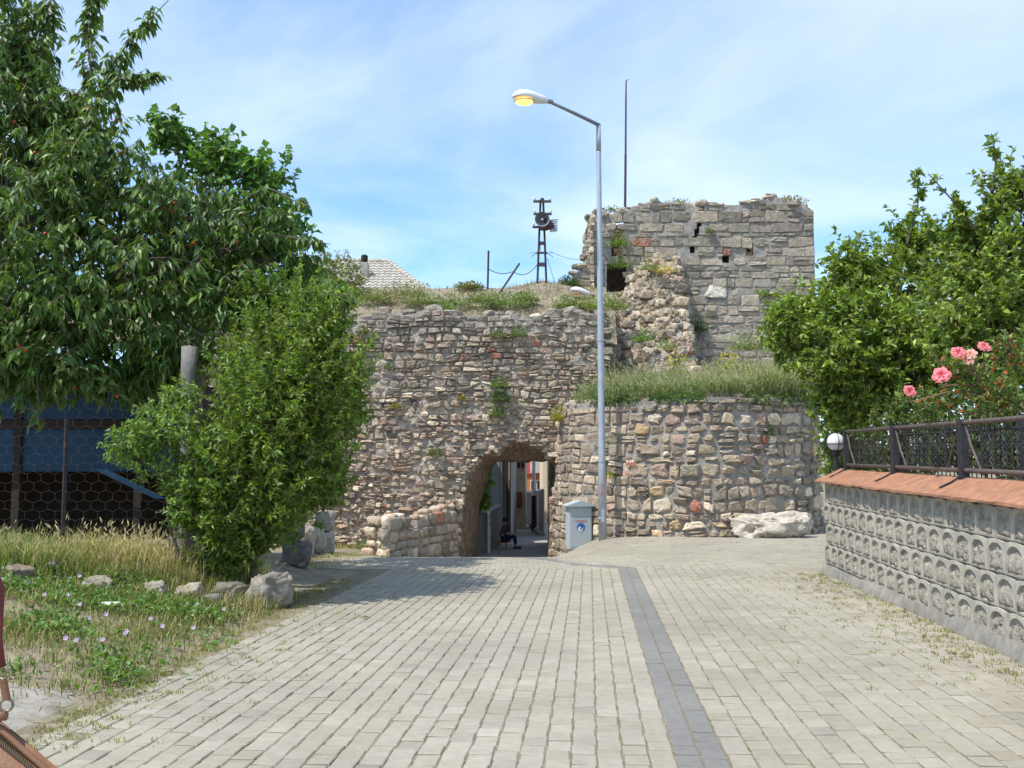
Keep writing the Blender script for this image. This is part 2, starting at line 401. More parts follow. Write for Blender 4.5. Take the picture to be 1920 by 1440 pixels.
infr = (pp[:, 0] > -30) & (pp[:, 0] < 1950) & (pp[:, 1] < 1475)
order = np.argsort(np.where(infr, pp[:, 2], 1e6)); near = set(order[:300].tolist())
mb = MB()
for k, (V, F, c) in enumerate(pav):
    if k in near: m1 = MB(); m1.add(V, F, c); m1.build('paver', M_paver, road)
    else: mb.add(V, F, c)
mb.build('far_pavers', M_paver, road, kind='stuff')

# ------------------------------------------------------------------ stone walls
def flat_frame(O, U, Nn):
    O, U, Nn = (np.array([*v, 0.0]) if len(v) == 2 else np.array(v, float) for v in (O, U, Nn))
    U = U/np.linalg.norm(U); Nn = Nn/np.linalg.norm(Nn)
    def f(u, z, d):
        u, z, d = np.broadcast_arrays(*(np.asarray(v, float) for v in (u, z, d)))
        return O+u[..., None]*U+d[..., None]*Nn+z[..., None]*np.array([0, 0, 1.0])
    return f
def poly_frame(pts, batter=0):
    P = np.array(pts, float); t = np.linspace(0, 1, 400)
    # smooth the plan
    k = np.linspace(0, 1, len(P)); Q = np.stack([np.interp(t, k, P[:, i]) for i in (0, 1)], 1)
    for _ in range(60): Q[1:-1] = (Q[:-2]+2*Q[1:-1]+Q[2:])/4
    s = np.concatenate([[0], np.cumsum(np.linalg.norm(np.diff(Q, axis=0), axis=1))])
    T = np.gradient(Q, axis=0); T /= np.linalg.norm(T, axis=1)[:, None]; Nn = np.stack([T[:, 1], -T[:, 0]], 1)
    def f(u, z, d):
        u, z, d = np.broadcast_arrays(*(np.asarray(v, float) for v in (u, z, d)))
        dd = d-batter*(z)
        x = np.interp(u, s, Q[:, 0])+np.interp(u, s, Nn[:, 0])*dd; y = np.interp(u, s, Q[:, 1])+np.interp(u, s, Nn[:, 1])*dd
        return np.stack([x, y, z], -1)
    return f, s[-1]
def make_cells(rg, u0, u1, z0, z1, hr, wr, seed, wav=.035, split=.22):
    out = []; z = z0; row = 0
    def wv(r, u): return wav*float(vn(np.array([u*1.1, r*3.71, seed*.9]), seed))+wav*.5*float(vn(np.array([u*3.3, r*5.1, seed]), seed+3))
    while z < z1:
        h = rg.uniform(*hr); u = u0-rg.uniform(0, .2)
        jl = 0
        while u < u1:
            wd = rg.uniform(*wr)*(1.5 if rg.random() < .12 else 1); jt, jb = rg.normal(0, .02), rg.normal(0, .02)
            a, b = u, u+wd
            q = [(a+jl, z+wv(row, a)), (b+jb, z+wv(row, b)), (b+jt, z+h+wv(row+1, b)), (a+jl*.3, z+h+wv(row+1, a))]
            q = np.array(q)
            if rg.random() < split and h > hr[0]*1.15 and wd < h*2.2:
                f1 = rg.uniform(.4, .6); m0 = q[0]*(1-f1)+q[3]*f1; m1 = q[1]*(1-f1)+q[2]*f1+np.array([0, rg.normal(0, .015)])
                out.append(np.array([q[0], q[1], m1, m0])); out.append(np.array([m0, m1, q[2], q[3]]))
            else: out.append(q)
            u = b; jl = jb
        z += h; row += 1
    return out
def stone_geo(rg, q, frame, depth, n_exp=(2.6, 5), gap=.018, rough=.09, nn=12, flat=False):
    c = q.mean(0); q = c+(q-c)*(1-gap/np.maximum(np.abs(q-c).max(0), .03))
    e = rg.uniform(*n_exp); V = []; h = depth*rg.uniform(.55, 1.45); tx, tz = rg.normal(0, .2*h, 2)
    ph = rg.uniform(0, 6.28)
    th = np.arange(nn)*2*math.pi/nn+rg.uniform(-.12, .12, nn)+ph
    ca, sa = np.cos(th), np.sin(th); a = np.sign(ca)*np.abs(ca)**(2/e); b = np.sign(sa)*np.abs(sa)**(2/e)
    if rg.random() < .6 and not flat:
        for _ in range(2): k_ = rg.integers(0, nn); rr_ = rg.uniform(.72, .95); a[k_] *= rr_; b[k_] *= rr_; a[(k_+1) % nn] *= (1+rr_)/2; b[(k_+1) % nn] *= (1+rr_)/2
    rr = 1+rg.normal(0, rough, nn); a, b = np.clip(a*rr, -1.06, 1.06), np.clip(b*rr, -1.06, 1.06)
    for sc, dh in ((1.0, -.05), (.975 if flat else .95, .66*h), (.88 if flat else .70, h)):
        aa, bb = (a*sc+1)/2, (b*sc+1)/2
        p = q[0]*((1-aa)*(1-bb))[:, None]+q[1]*(aa*(1-bb))[:, None]+q[2]*(aa*bb)[:, None]+q[3]*((1-aa)*bb)[:, None]
        dd = dh+(tx*a+tz*b)*sc*(1 if dh > 0 else 0)+(rg.normal(0, .12*h, nn) if dh > 0 else 0)
        V.append(frame(p[:, 0], p[:, 1], dd))
    V.append(frame(np.array([c[0]]), np.array([c[1]]), np.array([h*rg.uniform(.9, 1.15)])))
    V = np.concatenate(V)
    F = [(r*nn+k, r*nn+(k+1) % nn, (r+1)*nn+(k+1) % nn, (r+1)*nn+k) for r in (0, 1) for k in range(nn)]+[(2*nn+k, 2*nn+(k+1) % nn, 3*nn) for k in range(nn)]
    return V, F
def pick(rg, pal):
    wts = np.array([p[0] for p in pal]); k = rg.choice(len(pal), p=wts/wts.sum()); c = np.array(pal[k][1])
    return np.clip(c*np.array([1.05, .99, .93])*rg.uniform(.76, 1.2)+rg.normal(0, .004, 3), .02, .9)
PAL_CUR = [(5, (.365, .31, .25)), (4, (.30, .26, .215)), (2.6, (.50, .44, .355)), (1.3, (.40, .295, .24)), (.6, (.6, .54, .46)), (.22, (.33, .17, .12)), (1.0, (.21, .185, .16))]
PAL_TOW = [(5, (.34, .31, .265)), (4, (.29, .265, .23)), (1.8, (.41, .37, .31)), (.6, (.48, .44, .37)), (.14, (.33, .17, .12)), (.9, (.22, .205, .185))]
PAL_BAS = [(5, (.31, .265, .215)), (3, (.25, .22, .185)), (2, (.44, .38, .30)), (1.1, (.58, .52, .43)), (.16, (.33, .15, .11)), (.3, (.46, .35, .22)), (.9, (.34, .265, .225))]
def place_stones(parent, stones, mat=M_stone, nmax=300, smooth=True, name='stone'):
    """stones: list of (V,F,col); the ones that show largest become parts of their own"""
    cs = np.array([s[0].mean(0) for s in stones]); pr = proj(cs)
    sz = np.array([np.prod(np.sort(np.ptp(s[0], axis=0))[1:]) for s in stones])/pr[:, 2]**2
    vis = (pr[:, 0] > -20) & (pr[:, 0] < 1940) & (pr[:, 1] > -20) & (pr[:, 1] < 1460)
    order = np.argsort(-np.where(vis, sz, 0)); big = set(order[:nmax].tolist()); mb = MB(); rest = 0
    for k, (V, F, c) in enumerate(stones):
        if k in big: m1 = MB(); m1.add(V, F, c); m1.build(name, mat, parent, smooth=smooth)
        else: mb.add(V, F, c); rest += 1
    if rest: mb.build('small_'+name+'s', mat, parent, smooth=smooth, kind='stuff')
def sheet(mb, frame, u0, u1, z0, z1, ok, step=.14, amp=.035, seed=1, base=0, ztop=None):
    us = np.arange(u0, u1+step*.5, step); zs = np.arange(z0, z1+step*.5, step)
    Ug, Zg = np.meshgrid(us, zs)
    if ztop is not None: Zc = np.array([ztop(u) for u in us])[None, :]; over = Zg > Zc+step; Zg = np.minimum(Zg, Zc)
    P = frame(Ug, Zg, 0*Ug); D = amp*fbm(P*2.3, seed)+amp*.6*vn(P*7.0, seed+5)+base
    V = frame(Ug, Zg, D).reshape(-1, 3); nx, ny = len(us), len(zs)
    i = np.arange(nx-1)[None, :]+nx*np.arange(ny-1)[:, None]; F = np.stack([i, i+1, i+nx+1, i+nx], -1).reshape(-1, 4)
    uc = Ug.ravel()[F].mean(1); zc = Zg.ravel()[F].mean(1)
    k_ = np.array([ok(a, b) for a, b in zip(uc, zc)])
    if ztop is not None: k_ &= ~over.ravel()[F].any(1)
    mb.add(V, F[k_])
def rock_geo(rg, c, size, sub=2, boxy=.7, rough=.12, rot=None, seed=None):
    bm = bmesh.new(); bmesh.ops.create_icosphere(bm, subdivisions=sub, radius=1)
    V = np.array([v.co[:] for v in bm.verts]); F = [tuple(v.index for v in f.verts) for f in bm.faces]; bm.free()
    V = np.sign(V)*np.abs(V)**boxy; V /= np.maximum(np.abs(V).max(), 1e-6)
    sd = int(rg.integers(0, 9999)) if seed is None else seed
    V = V*(1+rough*fbm(V*1.3+sd*.17, sd)[:, None]+rough*.5*fbm(V*3.5+sd*.3, sd+3)[:, None]-rough*.45*np.abs(fbm(V*6.0+sd*.2, sd+9))[:, None])
    V = V*np.array(size)/2
    a = rg.uniform(0, 6.28) if rot is None else rot; t = rg.normal(0, .08) if rot is None else 0
    Mr = np.array((Matrix.Rotation(a, 3, 'Z') @ Matrix.Rotation(t, 3, 'X')))
    return V @ Mr.T+np.array(c), F

# ---- curtain wall with the gate opening (face at y = 27)
YC = 27.0
def cx_(px): return W(px, 850, YC)[0]
gate = np.array([W(px, py, YC)[[0, 2]] for px, py in ((862, 1075), (864, 1000), (868, 945), (880, 905), (897, 872), (908, 858), (936, 854), (950, 838), (975, 832), (1000, 838), (1030, 856), (1046, 866), (1046, 900), (1036, 930), (1034, 960), (1030, 1075))])
def inpoly(x, z, P):
    r = False; n = len(P); j = n-1
    for i in range(n):
        if ((P[i, 1] > z) != (P[j, 1] > z)) and (x < (P[j, 0]-P[i, 0])*(z-P[i, 1])/(P[j, 1]-P[i, 1])+P[i, 0]): r = not r
        j = i
    return r
gc = gate.mean(0); gate_big = gc+(gate-gc)*1.04; gate_big[:, 1] = np.where(gate[:, 1] < -.5, gate[:, 1]-.5, gate_big[:, 1])
gate_st = gc+(gate-gc)*.99
def ctop(u): return 5.60+.26*float(vn(np.array([u*.9, 3.3, 0]), 5))+.12*float(vn(np.array([u*3.1, 1.3, 0]), 6))+(.12 if u > 1.5 else 0)
cur = thing('curtain_wall', (-2.5, 27.5, -1.2), 'long rubble stone curtain wall with the broken gate opening', 'wall')
fr = flat_frame((0, YC), (1, 0), (0, -1))
U_L, U_R = -9.5, 2.55
mb = MB(); sheet(mb, fr, U_L, U_R, -1.9, 6.0, lambda u, z: not inpoly(u, z, gate_big), seed=2, step=.09, amp=.065, base=.012, ztop=ctop)
mb.build('mortar_face', M_mortar, cur, smooth=True)
mb = MB()
for a, b, z0, z1 in ((U_L, gate[:, 0].min()-.25, -1.9, 5.35), (gate[:, 0].max()+.25, U_R-.25, -1.9, 4.9), (gate[:, 0].min()-.25, gate[:, 0].max()+.25, gate[:, 1].max()+.3, 5.35)):
    mb.box((a, YC+.12, z0), (b, YC+1.75, z1))
mb.build('wall_core', M_mortar, cur)
rg = np.random.default_rng(21); st = []
for q in make_cells(rg, U_L, U_R, -1.7, 5.9, (.11, .23), (.13, .42), 21, wav=.075, split=.28):
    c = q.mean(0)
    if c[1] > ctop(c[0])-.02 or inpoly(c[0], c[1], gate_st) or any(inpoly(p[0], p[1], gate) for p in c+(q-c)*.5): continue
    low = c[1] < 2.6+.5*float(vn(np.array([c[0]*.8, 1.1, 0]), 77)) and c[0] < 1.0
    if low and rg.random() < .45:
        for _ in range(3):
            w_ = rg.uniform(.05, .12); h_ = rg.uniform(.03, .08); m_ = c+rg.normal(0, .1, 2); qq = m_+np.array([(-w_, -h_), (w_, -h_), (w_, h_), (-w_, h_)])
            if inpoly(m_[0], m_[1], gate_big): continue
            V, F = stone_geo(rg, qq, fr, .075, gap=.003, n_exp=(2.2, 5), rough=.12, nn=8); st.append((V, F, pick(rg, PAL_CUR)*1.05))
        continue
    big = c[1] > 4.9 and c[0] < -.5
    V, F = stone_geo(rg, q, fr, .08, gap=.011 if not low else .018, n_exp=(2.3, 7) if not big else (6, 12), rough=.15 if not big else .06)
    col = pick(rg, PAL_CUR)
    if c[1] > 5.0: col = col*.5+np.array([.22, .21, .19])*.5
    elif c[1] > 3.6: col = col*.92
    st.append((V, F, col))
# stones framing the gate
for t in np.linspace(0, 1, 40):
    if .2 < t < .72 and rg.random() < .75: continue
    k = t*(len(gate)-1); i = min(int(k), len(gate)-2); p = gate[i]*(1-(k-i))+gate[i+1]*(k-i)
    o = p-gc; o[1] *= .6; o = o/np.linalg.norm(o); p = p+o*.10
    if p[1] < -1.5: continue
    s = rg.uniform(.09, .17); q = np.array([(p[0]-s*1.2, p[1]-s), (p[0]+s*1.2, p[1]-s), (p[0]+s*1.2, p[1]+s), (p[0]-s*1.2, p[1]+s)])
    V, F = stone_geo(rg, q, fr, .07, n_exp=(2.1, 3)); st.append((V, F, pick(rg, PAL_CUR)*.9))
# crest stones, lying loose along the broken top
for u in np.arange(U_L, U_R, .22):
    s = (rg.uniform(.2, .6), rg.uniform(.25, .5), rg.uniform(.14, .36))
    V, F = rock_geo(rg, (u+rg.normal(0, .1), YC+rg.uniform(.1, .5), ctop(u)+rg.uniform(-.08, .12)), s, sub=2, boxy=.6, rough=.3)
    st.append((V, F, pick(rg, PAL_CUR)*.5+np.array([.2, .19, .17])*.45))
place_stones(cur, st, smooth=False)
# passage through the wall
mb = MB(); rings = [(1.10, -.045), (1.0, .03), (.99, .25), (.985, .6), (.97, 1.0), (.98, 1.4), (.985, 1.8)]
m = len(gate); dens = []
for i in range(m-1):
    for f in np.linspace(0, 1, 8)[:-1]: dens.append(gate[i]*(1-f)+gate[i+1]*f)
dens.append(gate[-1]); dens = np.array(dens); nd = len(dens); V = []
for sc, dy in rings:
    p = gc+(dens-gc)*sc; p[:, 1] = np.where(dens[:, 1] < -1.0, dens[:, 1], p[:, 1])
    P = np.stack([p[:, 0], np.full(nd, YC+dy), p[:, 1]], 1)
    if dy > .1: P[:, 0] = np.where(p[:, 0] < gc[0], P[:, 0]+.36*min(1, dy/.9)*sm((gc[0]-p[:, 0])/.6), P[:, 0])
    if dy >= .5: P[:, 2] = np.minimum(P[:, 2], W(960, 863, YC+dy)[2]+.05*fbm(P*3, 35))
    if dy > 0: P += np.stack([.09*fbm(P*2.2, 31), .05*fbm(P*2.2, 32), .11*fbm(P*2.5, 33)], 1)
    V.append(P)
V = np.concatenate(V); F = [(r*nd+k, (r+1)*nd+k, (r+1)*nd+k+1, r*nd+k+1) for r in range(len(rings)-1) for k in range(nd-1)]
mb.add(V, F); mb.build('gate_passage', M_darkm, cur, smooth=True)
# rubble hanging in the vault of the opening
st = []
for k in range(60):
    t = rg.uniform(.22, .75); kk = t*(nd-1); p = dens[int(kk)]; dy = rg.uniform(.1, 1.5)
    s = rg.uniform(.12, .3, 3); V, F = rock_geo(rg, (gc[0]+(p[0]-gc[0])*1.0, YC+dy, gc[1]+(p[1]-gc[1])*1.0+.02), s, sub=1, rough=.3)
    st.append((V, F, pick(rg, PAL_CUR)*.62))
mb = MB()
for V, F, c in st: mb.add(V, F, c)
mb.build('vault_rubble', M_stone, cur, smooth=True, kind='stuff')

# ---- round bastion
plan = [(1.22, 27.2), (1.35, 26.3), (1.75, 25.5), (2.35, 24.95), (3.3, 24.3), (4.3, 23.85), (5.3, 23.75), (6.4, 24.05), (7.35, 24.55), (8.05, 25.3), (8.4, 26.3), (8.5, 27.6), (8.45, 30)]
bf, blen = poly_frame(plan, batter=.02)
bas = thing('bastion', (4.5, 25.2, -.6), 'low rounded stone bastion with tall grass on top, behind the lamp post', 'wall')
def btop(u): return 2.98+.06*float(vn(np.array([u*1.1, 9.3, 0]), 8))-.55*float(sm((1.3-u)/.9))*0+.10*float(sm((u-3)/3))
mb = MB(); sheet(mb, bf, 0, blen, -1.6, 3.3, lambda u, z: True, seed=4, step=.12, amp=.035, base=-.0, ztop=btop)
mb.build('pointing_face', M_cement, bas, smooth=True)
rg = np.random.default_rng(5); st = []
for q in make_cells(rg, .1, blen, -1.3, 3.2, (.18, .36), (.2, .52), 5, wav=.095, split=.24):
    c = q.mean(0)
    if c[1] > btop(c[0])-.05: continue
    p = bf(c[0], c[1], 0); left = p[0] < 3.0
    if not left and rg.random() < .13: 
        q = c+(q-c)*rg.uniform(.6, .85)
    V, F = stone_geo(rg, q, bf, .05 if left else .075, n_exp=(4, 9) if left else (2.4, 5.5), gap=.014 if left else .02, rough=.07 if left else .15)
    st.append((V, F, pick(rg, PAL_BAS)))
for u in np.arange(.4, blen, .42):
    if rg.random() < .35: continue
    p = bf(u, btop(u), -.2); V, F = rock_geo(rg, p+np.array([0, 0, .02]), (rg.uniform(.3, .5), rg.uniform(.3, .45), rg.uniform(.16, .28)), sub=1, boxy=.6, rough=.2)
    st.append((V, F, pick(rg, PAL_BAS)*.9))
place_stones(bas, st, smooth=False)
def bfront(x):
    us = np.linspace(0, blen, 300); P = bf(us, 3.0+0*us, 0*us); k = np.argmax(P[:, 0]); return np.interp(x, P[:k, 0], P[:k, 1])
def ptop(x, y):
    f = bfront(x); return 2.95+.10*sm((x-3)/3)+.25*np.clip(y-f, 0, 6)*.55+.06*n2(x*2, y*2, 4)
grid_mesh(np.arange(1.3, 8.6, .18), np.arange(23.3, 31.3, .18), ptop, M_dirt, 'earth_fill', kind=None, parent=bas, mask=lambda x, y: (y > bfront(x)+.05) & (x < 8.4))
# red painted marks on two stones of the bastion
def text_mesh(s, size, mat, name, parent, M, extrude=.002):
    cu = bpy.data.curves.new('t', 'FONT'); cu.body = s; cu.size = size; cu.extrude = extrude; cu.align_x = 'CENTER'; cu.align_y = 'CENTER'
    o = bpy.data.objects.new('t', cu); COL.objects.link(o); dg = bpy.context.evaluated_depsgraph_get()
    me = bpy.data.meshes.new_from_object(o.evaluated_get(dg)); bpy.data.objects.remove(o)
    V = np.array([v.co[:] for v in me.vertices]); F = [tuple(p.vertices) for p in me.polygons]
    V = V @ np.array(M.to_3x3()).T+np.array(M.translation); mb = MB(); mb.add(V, F); return mb.build(name, mat, parent)
def facing(p, rz=0): return Matrix.Translation(Vector(tuple(p))) @ Matrix.Rotation(rz, 4, 'Z') @ Matrix.Rotation(math.pi/2, 4, 'X')
def on_bas(px, py):
    y = 24.5
    for _ in range(20): p = W(px, py, y); y = float(bfront(p[0]))+.02*p[2]
    return W(px, py, y)
tsl = math.atan2(-.55, .95)
p = on_bas(1178, 888); qz = np.array([(-.17, -.13), (.17, -.13), (.17, .13), (-.17, .13)])
fl = flat_frame((p[0], p[1]), (math.cos(tsl), math.sin(tsl)), (math.sin(tsl), -math.cos(tsl)))
V, F = stone_geo(np.random.default_rng(3), qz+np.array([0, p[2]]), fl, .10, n_exp=(3, 3.1), rough=.03); mb = MB(); mb.add(V, F, (.5, .46, .4)); mb.build('numbered_stone', M_stone, bas, smooth=True, label='pale stone with red painted number')
nrm = np.array([math.sin(tsl), -math.cos(tsl), 0])
text_mesh('2 35', .14, M_red, 'painted_number', bas, facing(p+nrm*.16, tsl))
p = on_bas(1187, 868)
V, F = stone_geo(np.random.default_rng(9), qz*np.array([1.25, .75])+np.array([0, p[2]]), flat_frame((p[0], p[1]), (math.cos(tsl), math.sin(tsl)), nrm[:2]), .10, n_exp=(2.6, 2.7)); mb = MB(); mb.add(V, F, (.62, .57, .48)); mb.build('scribbled_stone', M_stone, bas, smooth=True, label='white stone with a red paint scribble')
mb = MB(); ss = np.linspace(0, 1, 26)
mb.tube(np.array([p+nrm*.155+np.array([math.cos(tsl), math.sin(tsl), 0])*(-.14+.28*t)+np.array([0, 0, .045*math.sin(t*23)-.03*t]) for t in ss]), .013, 5)
mb.build('paint_scribble', M_red, bas)

# ---- tower behind
YT = 31.0
def tx_(px): return W(px, 700, YT)[0]
def tz_(py): return W(1300, py, YT)[2]
TPROF = np.array([(1.25, tz_(552)), (1.5, tz_(545)), (1.8, tz_(530)), (2.05, tz_(512)), (2.35, tz_(494)), (2.52, tz_(470)), (2.6, tz_(405)), (2.9, tz_(392)), (3.3, tz_(398)), (3.75, tz_(392)), (4.0, tz_(382)), (4.6, tz_(378)), (5.2, tz_(374)), (5.9, tz_(384)), (6.4, tz_(376)), (7.2, tz_(382)), (7.9, tz_(377)), (8.6, tz_(366)), (9.2, tz_(372)), (9.75, tz_(386)), (9.9, tz_(390))])
def ttop(u): return float(np.interp(u, TPROF[:, 0], TPROF[:, 1]))+.05*float(vn(np.array([u*4, 2.2, 0]), 9))-.06
cr = np.array([W(px, py, YT)[[0, 2]] for px, py in ((1316, 378), (1313, 405), (1308, 430), (1300, 455), (1297, 472))])
def near_crack(u, z, r):
    for a, b in zip(cr[:-1], cr[1:]):
        d = b-a; t = np.clip(np.dot((u-a[0], z-a[1]), d)/np.dot(d, d), 0, 1)
        if math.hypot(u-a[0]-t*d[0], z-a[1]-t*d[1]) < r: return True
    return False
holes = [(*W(1406, 470, YT)[[0, 2]], .10, .2), (*W(1360, 485, YT)[[0, 2]], .13, .12), (*W(1160, 436, YT)[[0, 2]], .17, .32), (*W(1160, 478, YT)[[0, 2]], .27, .62), (*W(1155, 520, YT)[[0, 2]], .3, .5)]
def thole(u, z, k=1): return any(abs(u-a) < w_*k and abs(z-b) < h_*k for a, b, w_, h_ in holes)
tow = thing('ruined_tower', (6.2, 32.5, 3), 'square ruined stone tower with broken top and cracked grey face', 'tower')
tf = flat_frame((0, YT), (1, 0), (0, -1))
mb = MB(); sheet(mb, tf, 1.25, 9.9, -1.0, 10.2, lambda u, z: not thole(u, z) and not near_crack(u, z, .07), seed=6, step=.08, amp=.035, base=.004, ztop=ttop)
tl = flat_frame((2.6, YT+3.2), (0, -1), (-1, 0))
sheet(mb, tl, 0, 3.2, 6.0, 9.3, lambda u, z: True, seed=7, step=.14, amp=.04)
mb.build('mortar_face', M_cement, tow, smooth=True)
mb = MB()
for u in np.arange(1.25, 9.85, .2):
    zt = min(ttop(u), ttop(u+.2), ttop(u+.1))-.1
    nz = holes[3]; dep = .55
    if abs(u+.1-nz[0]) < .45: dep = 1.3
    mb.box((u, YT+dep, -1.4), (u+.201, YT+3.2+.003*(int(u*5) % 2), zt))
mb.box((9.85, YT+.05, -1.4), (9.89, YT+3.2, ttop(9.85)-.1))
mb.box((2.62, YT+.3, 2.4), (2.66, YT+3.18, 9.2))
mb.build('tower_core', M_darkm, tow)
rg = np.random.default_rng(8); st = []
slab_c = W(1340, 549, YT)[[0, 2]]
for q in make_cells(rg, 1.3, 9.7, -.6, 10.1, (.17, .42), (.22, .8), 8, wav=.05, split=.36):
    c = q.mean(0)
    if q[2][1] > ttop(c[0])+.06 or c[1] > ttop(c[0])-.05: continue
    if thole(c[0], c[1], .95) or near_crack(c[0], c[1], .16): continue
    if abs(c[0]-slab_c[0]) < .5 and abs(c[1]-slab_c[1]) < .3: continue
    if c[0] > 9.35: q[:, 0] = np.where(q[:, 0] > c[0], 9.9, q[:, 0])
    rub = rg.random() < .38
    V, F = stone_geo(rg, q, tf, .042, n_exp=(7, 16) if not rub else (2.4, 4.5), gap=.012 if not rub else .02, rough=.045 if not rub else .1, flat=not rub)
    col = pick(rg, PAL_TOW)*.88
    if c[1] > 9.2: col = col*.85
    st.append((V, F, col))
for q in make_cells(rg, 0, 3.2, 6.3, 9.3, (.22, .4), (.3, .7), 12, split=.2):
    V, F = stone_geo(rg, q, tl, .05, n_exp=(4, 8)); st.append((V, F, pick(rg, PAL_TOW)*1.05))
for u in np.arange(1.3, 9.8, .2):
    for kk in range(2):
        s = (rg.uniform(.18, .55), rg.uniform(.25, .5), rg.uniform(.1, .30))
        V, F = rock_geo(rg, (u+rg.normal(0, .1), YT+rg.uniform(.05, .8), ttop(u)+rg.uniform(-.12, .09)), s, sub=2, boxy=.65, rough=.4)
        st.append((V, F, pick(rg, PAL_TOW)))
place_stones(tow, st, smooth=False)
q = np.array([W(px, py, YT)[[0, 2]] for px, py in ((1318, 558), (1362, 561), (1363, 536), (1330, 533))])
V, F = stone_geo(np.random.default_rng(2), q, tf, .09, n_exp=(9, 9.1), gap=.005, rough=.01); mb = MB(); mb.add(V, F, (.56, .52, .44)); mb.build('pale_slab', M_stone, tow, label='smooth pale slab set in the tower face')

# ---- broken buttress of rubble in front of the tower
but = thing('rubble_buttress', (4.3, 29.6, 3.2), 'collapsed rubble buttress with loose stones and weeds against the tower', 'ruin')
XB0, XB1, YB0 = 2.3, W(1298, 600, 28.7)[0], 27.3
def bh(x, y):
    t = np.clip((y-YB0)/(YT-YB0), 0, 1); t = t*.55+.45*sm(t*1.0); a = np.clip((x-XB0)/(XB1-XB0), 0, 1)
    front = 3.45+.45*sm((a-.3)/.5); back = 6.0+2.0*sm((a-.05)/.75)
    z = front*(1-t)+back*t+.5*n2(x*1.3, y*1.3, 14)+.16*n2(x*5, y*5, 15)
    lo = 3.3
    z = np.where(y < YB0+.12, lo, z); z = np.where(x > XB1-.03, lo, z); z = np.where(x < XB0+.15, np.minimum(z, 4.6), z)
    return z
grid_mesh(np.linspace(XB0, XB1, 44), np.linspace(YB0-.05, YT+.2, 50), bh, M_mortar, 'rubble_core', kind=None, parent=but)
rg = np.random.default_rng(15); st = []
ff = flat_frame((0, YB0+.1), (1, 0), (0, -1))
for q in make_cells(rg, XB0+.2, XB1-.15, 3.3, 6.7, (.2, .42), (.25, .6), 15, wav=.07):
    c = q.mean(0)
    if c[1] > bh(np.array(c[0]), np.array(YB0+.4)): continue
    continue
fs = flat_frame((XB1-.05, YB0), (0, 1), (1, 0))
for q in make_cells(rg, .1, 3.5, 3.3, 8.0, (.22, .42), (.3, .6), 16, wav=.04):
    c = q.mean(0)
    if c[1] > bh(np.array(XB1-.2), np.array(YB0+c[0])): continue
    V, F = stone_geo(rg, q, fs, .06, n_exp=(4, 7)); st.append((V, F, pick(rg, PAL_TOW)*.9))
for k in range(620):
    x, y = rg.uniform(XB0+.2, XB1-.1), rg.uniform(YB0+.15, YT-.1); s = rg.uniform(.13, .34)*(1.7 if rg.random() < .16 else 1)*np.array([1.2, 1, rg.uniform(.5, .85)])
    V, F = rock_geo(rg, (x, y, float(bh(np.array(x), np.array(y)))), s, sub=1, boxy=.65, rough=.28); st.append((V, F, pick(rg, PAL_CUR)*.95))
place_stones(but, st, smooth=False)

# ---- earth terrace behind the curtain wall
def terr(x, y):
    z = 5.5-.75*sm((27.75-y)/.5)+.42*np.clip(y-27.2, 0, 3.6)+.16*n2(x*1.1, y*1.1, 17)+.05*n2(x*4, y*4, 18)
    z = z+.25*np.exp(-((x-1.0)/1.0)**2-((y-30.5)/1.0)**2)
    return z
grid_mesh(np.arange(-16, 3.1, .25), np.arange(27.2, 36, .2), terr, M_dirt, 'earth_terrace', kind='structure', mask=lambda x, y: ~((x > 2.4) & (y > 30.8)) & ~((y > 31.2) & (x > -3.2)))
def tp(x, y): return float(terr(np.array(float(x)), np.array(float(y))))

# ---- low wall by the gate
low = thing('low_stone_wall', (-2.3, 25.3, -1.3), 'low stepped stone wall running up to the left of the gate', 'wall')
LA, LB = np.array([-3.05, 23.3]), np.array([-1.55, 26.95]); LD = LB-LA; LL = np.linalg.norm(LD); LU = LD/LL; LN = np.array([LU[1], -LU[0]])
def ltop(u): return [.04, .10, -.18, .0, .12, .16, .19][int(np.clip(u/LL*7, 0, 6))]
lf = flat_frame(LA, LU, LN); rg = np.random.default_rng(30); st = []
mb = MB()
for i in range(7):
    a, b = LL*i/7, LL*(i+1)/7; z = ltop((a+b)/2)-.05
    P = [LA+LU*a-LN*.03, LA+LU*b-LN*.03, LA+LU*b-LN*.46, LA+LU*a-LN*.46]
    mb.prism([tuple(p) for p in P], 2, -1.7, z)
mb.build('wall_core', M_mortar, low)
for q in make_cells(rg, 0, LL-.1, -1.6, .3, (.22, .34), (.28, .52), 30, split=.1):
    c = q.mean(0)
    if c[1] > ltop(c[0])-.06: continue
    V, F = stone_geo(rg, q, lf, .05, n_exp=(4, 8)); st.append((V, F, pick(rg, PAL_TOW)))
le = flat_frame(LA, -LN, -LU)
for q in make_cells(rg, .0, .4, -1.4, .1, (.2, .3), (.22, .3), 31, split=0):
    V, F = stone_geo(rg, q, le, .07, n_exp=(3, 6)); st.append((V, F, pick(rg, PAL_CUR)*1.25))
for i in range(14):
    u = LL*(i+.5)/14; p = LA+LU*u-LN*rg.uniform(.12, .32)
    V, F = rock_geo(rg, (*p, ltop(u)), (rg.uniform(.26, .4), rg.uniform(.24, .4), rg.uniform(.13, .2)), sub=2, boxy=.6, rough=.2); st.append((V, F, pick(rg, PAL_CUR)*1.2))
place_stones(low, st)

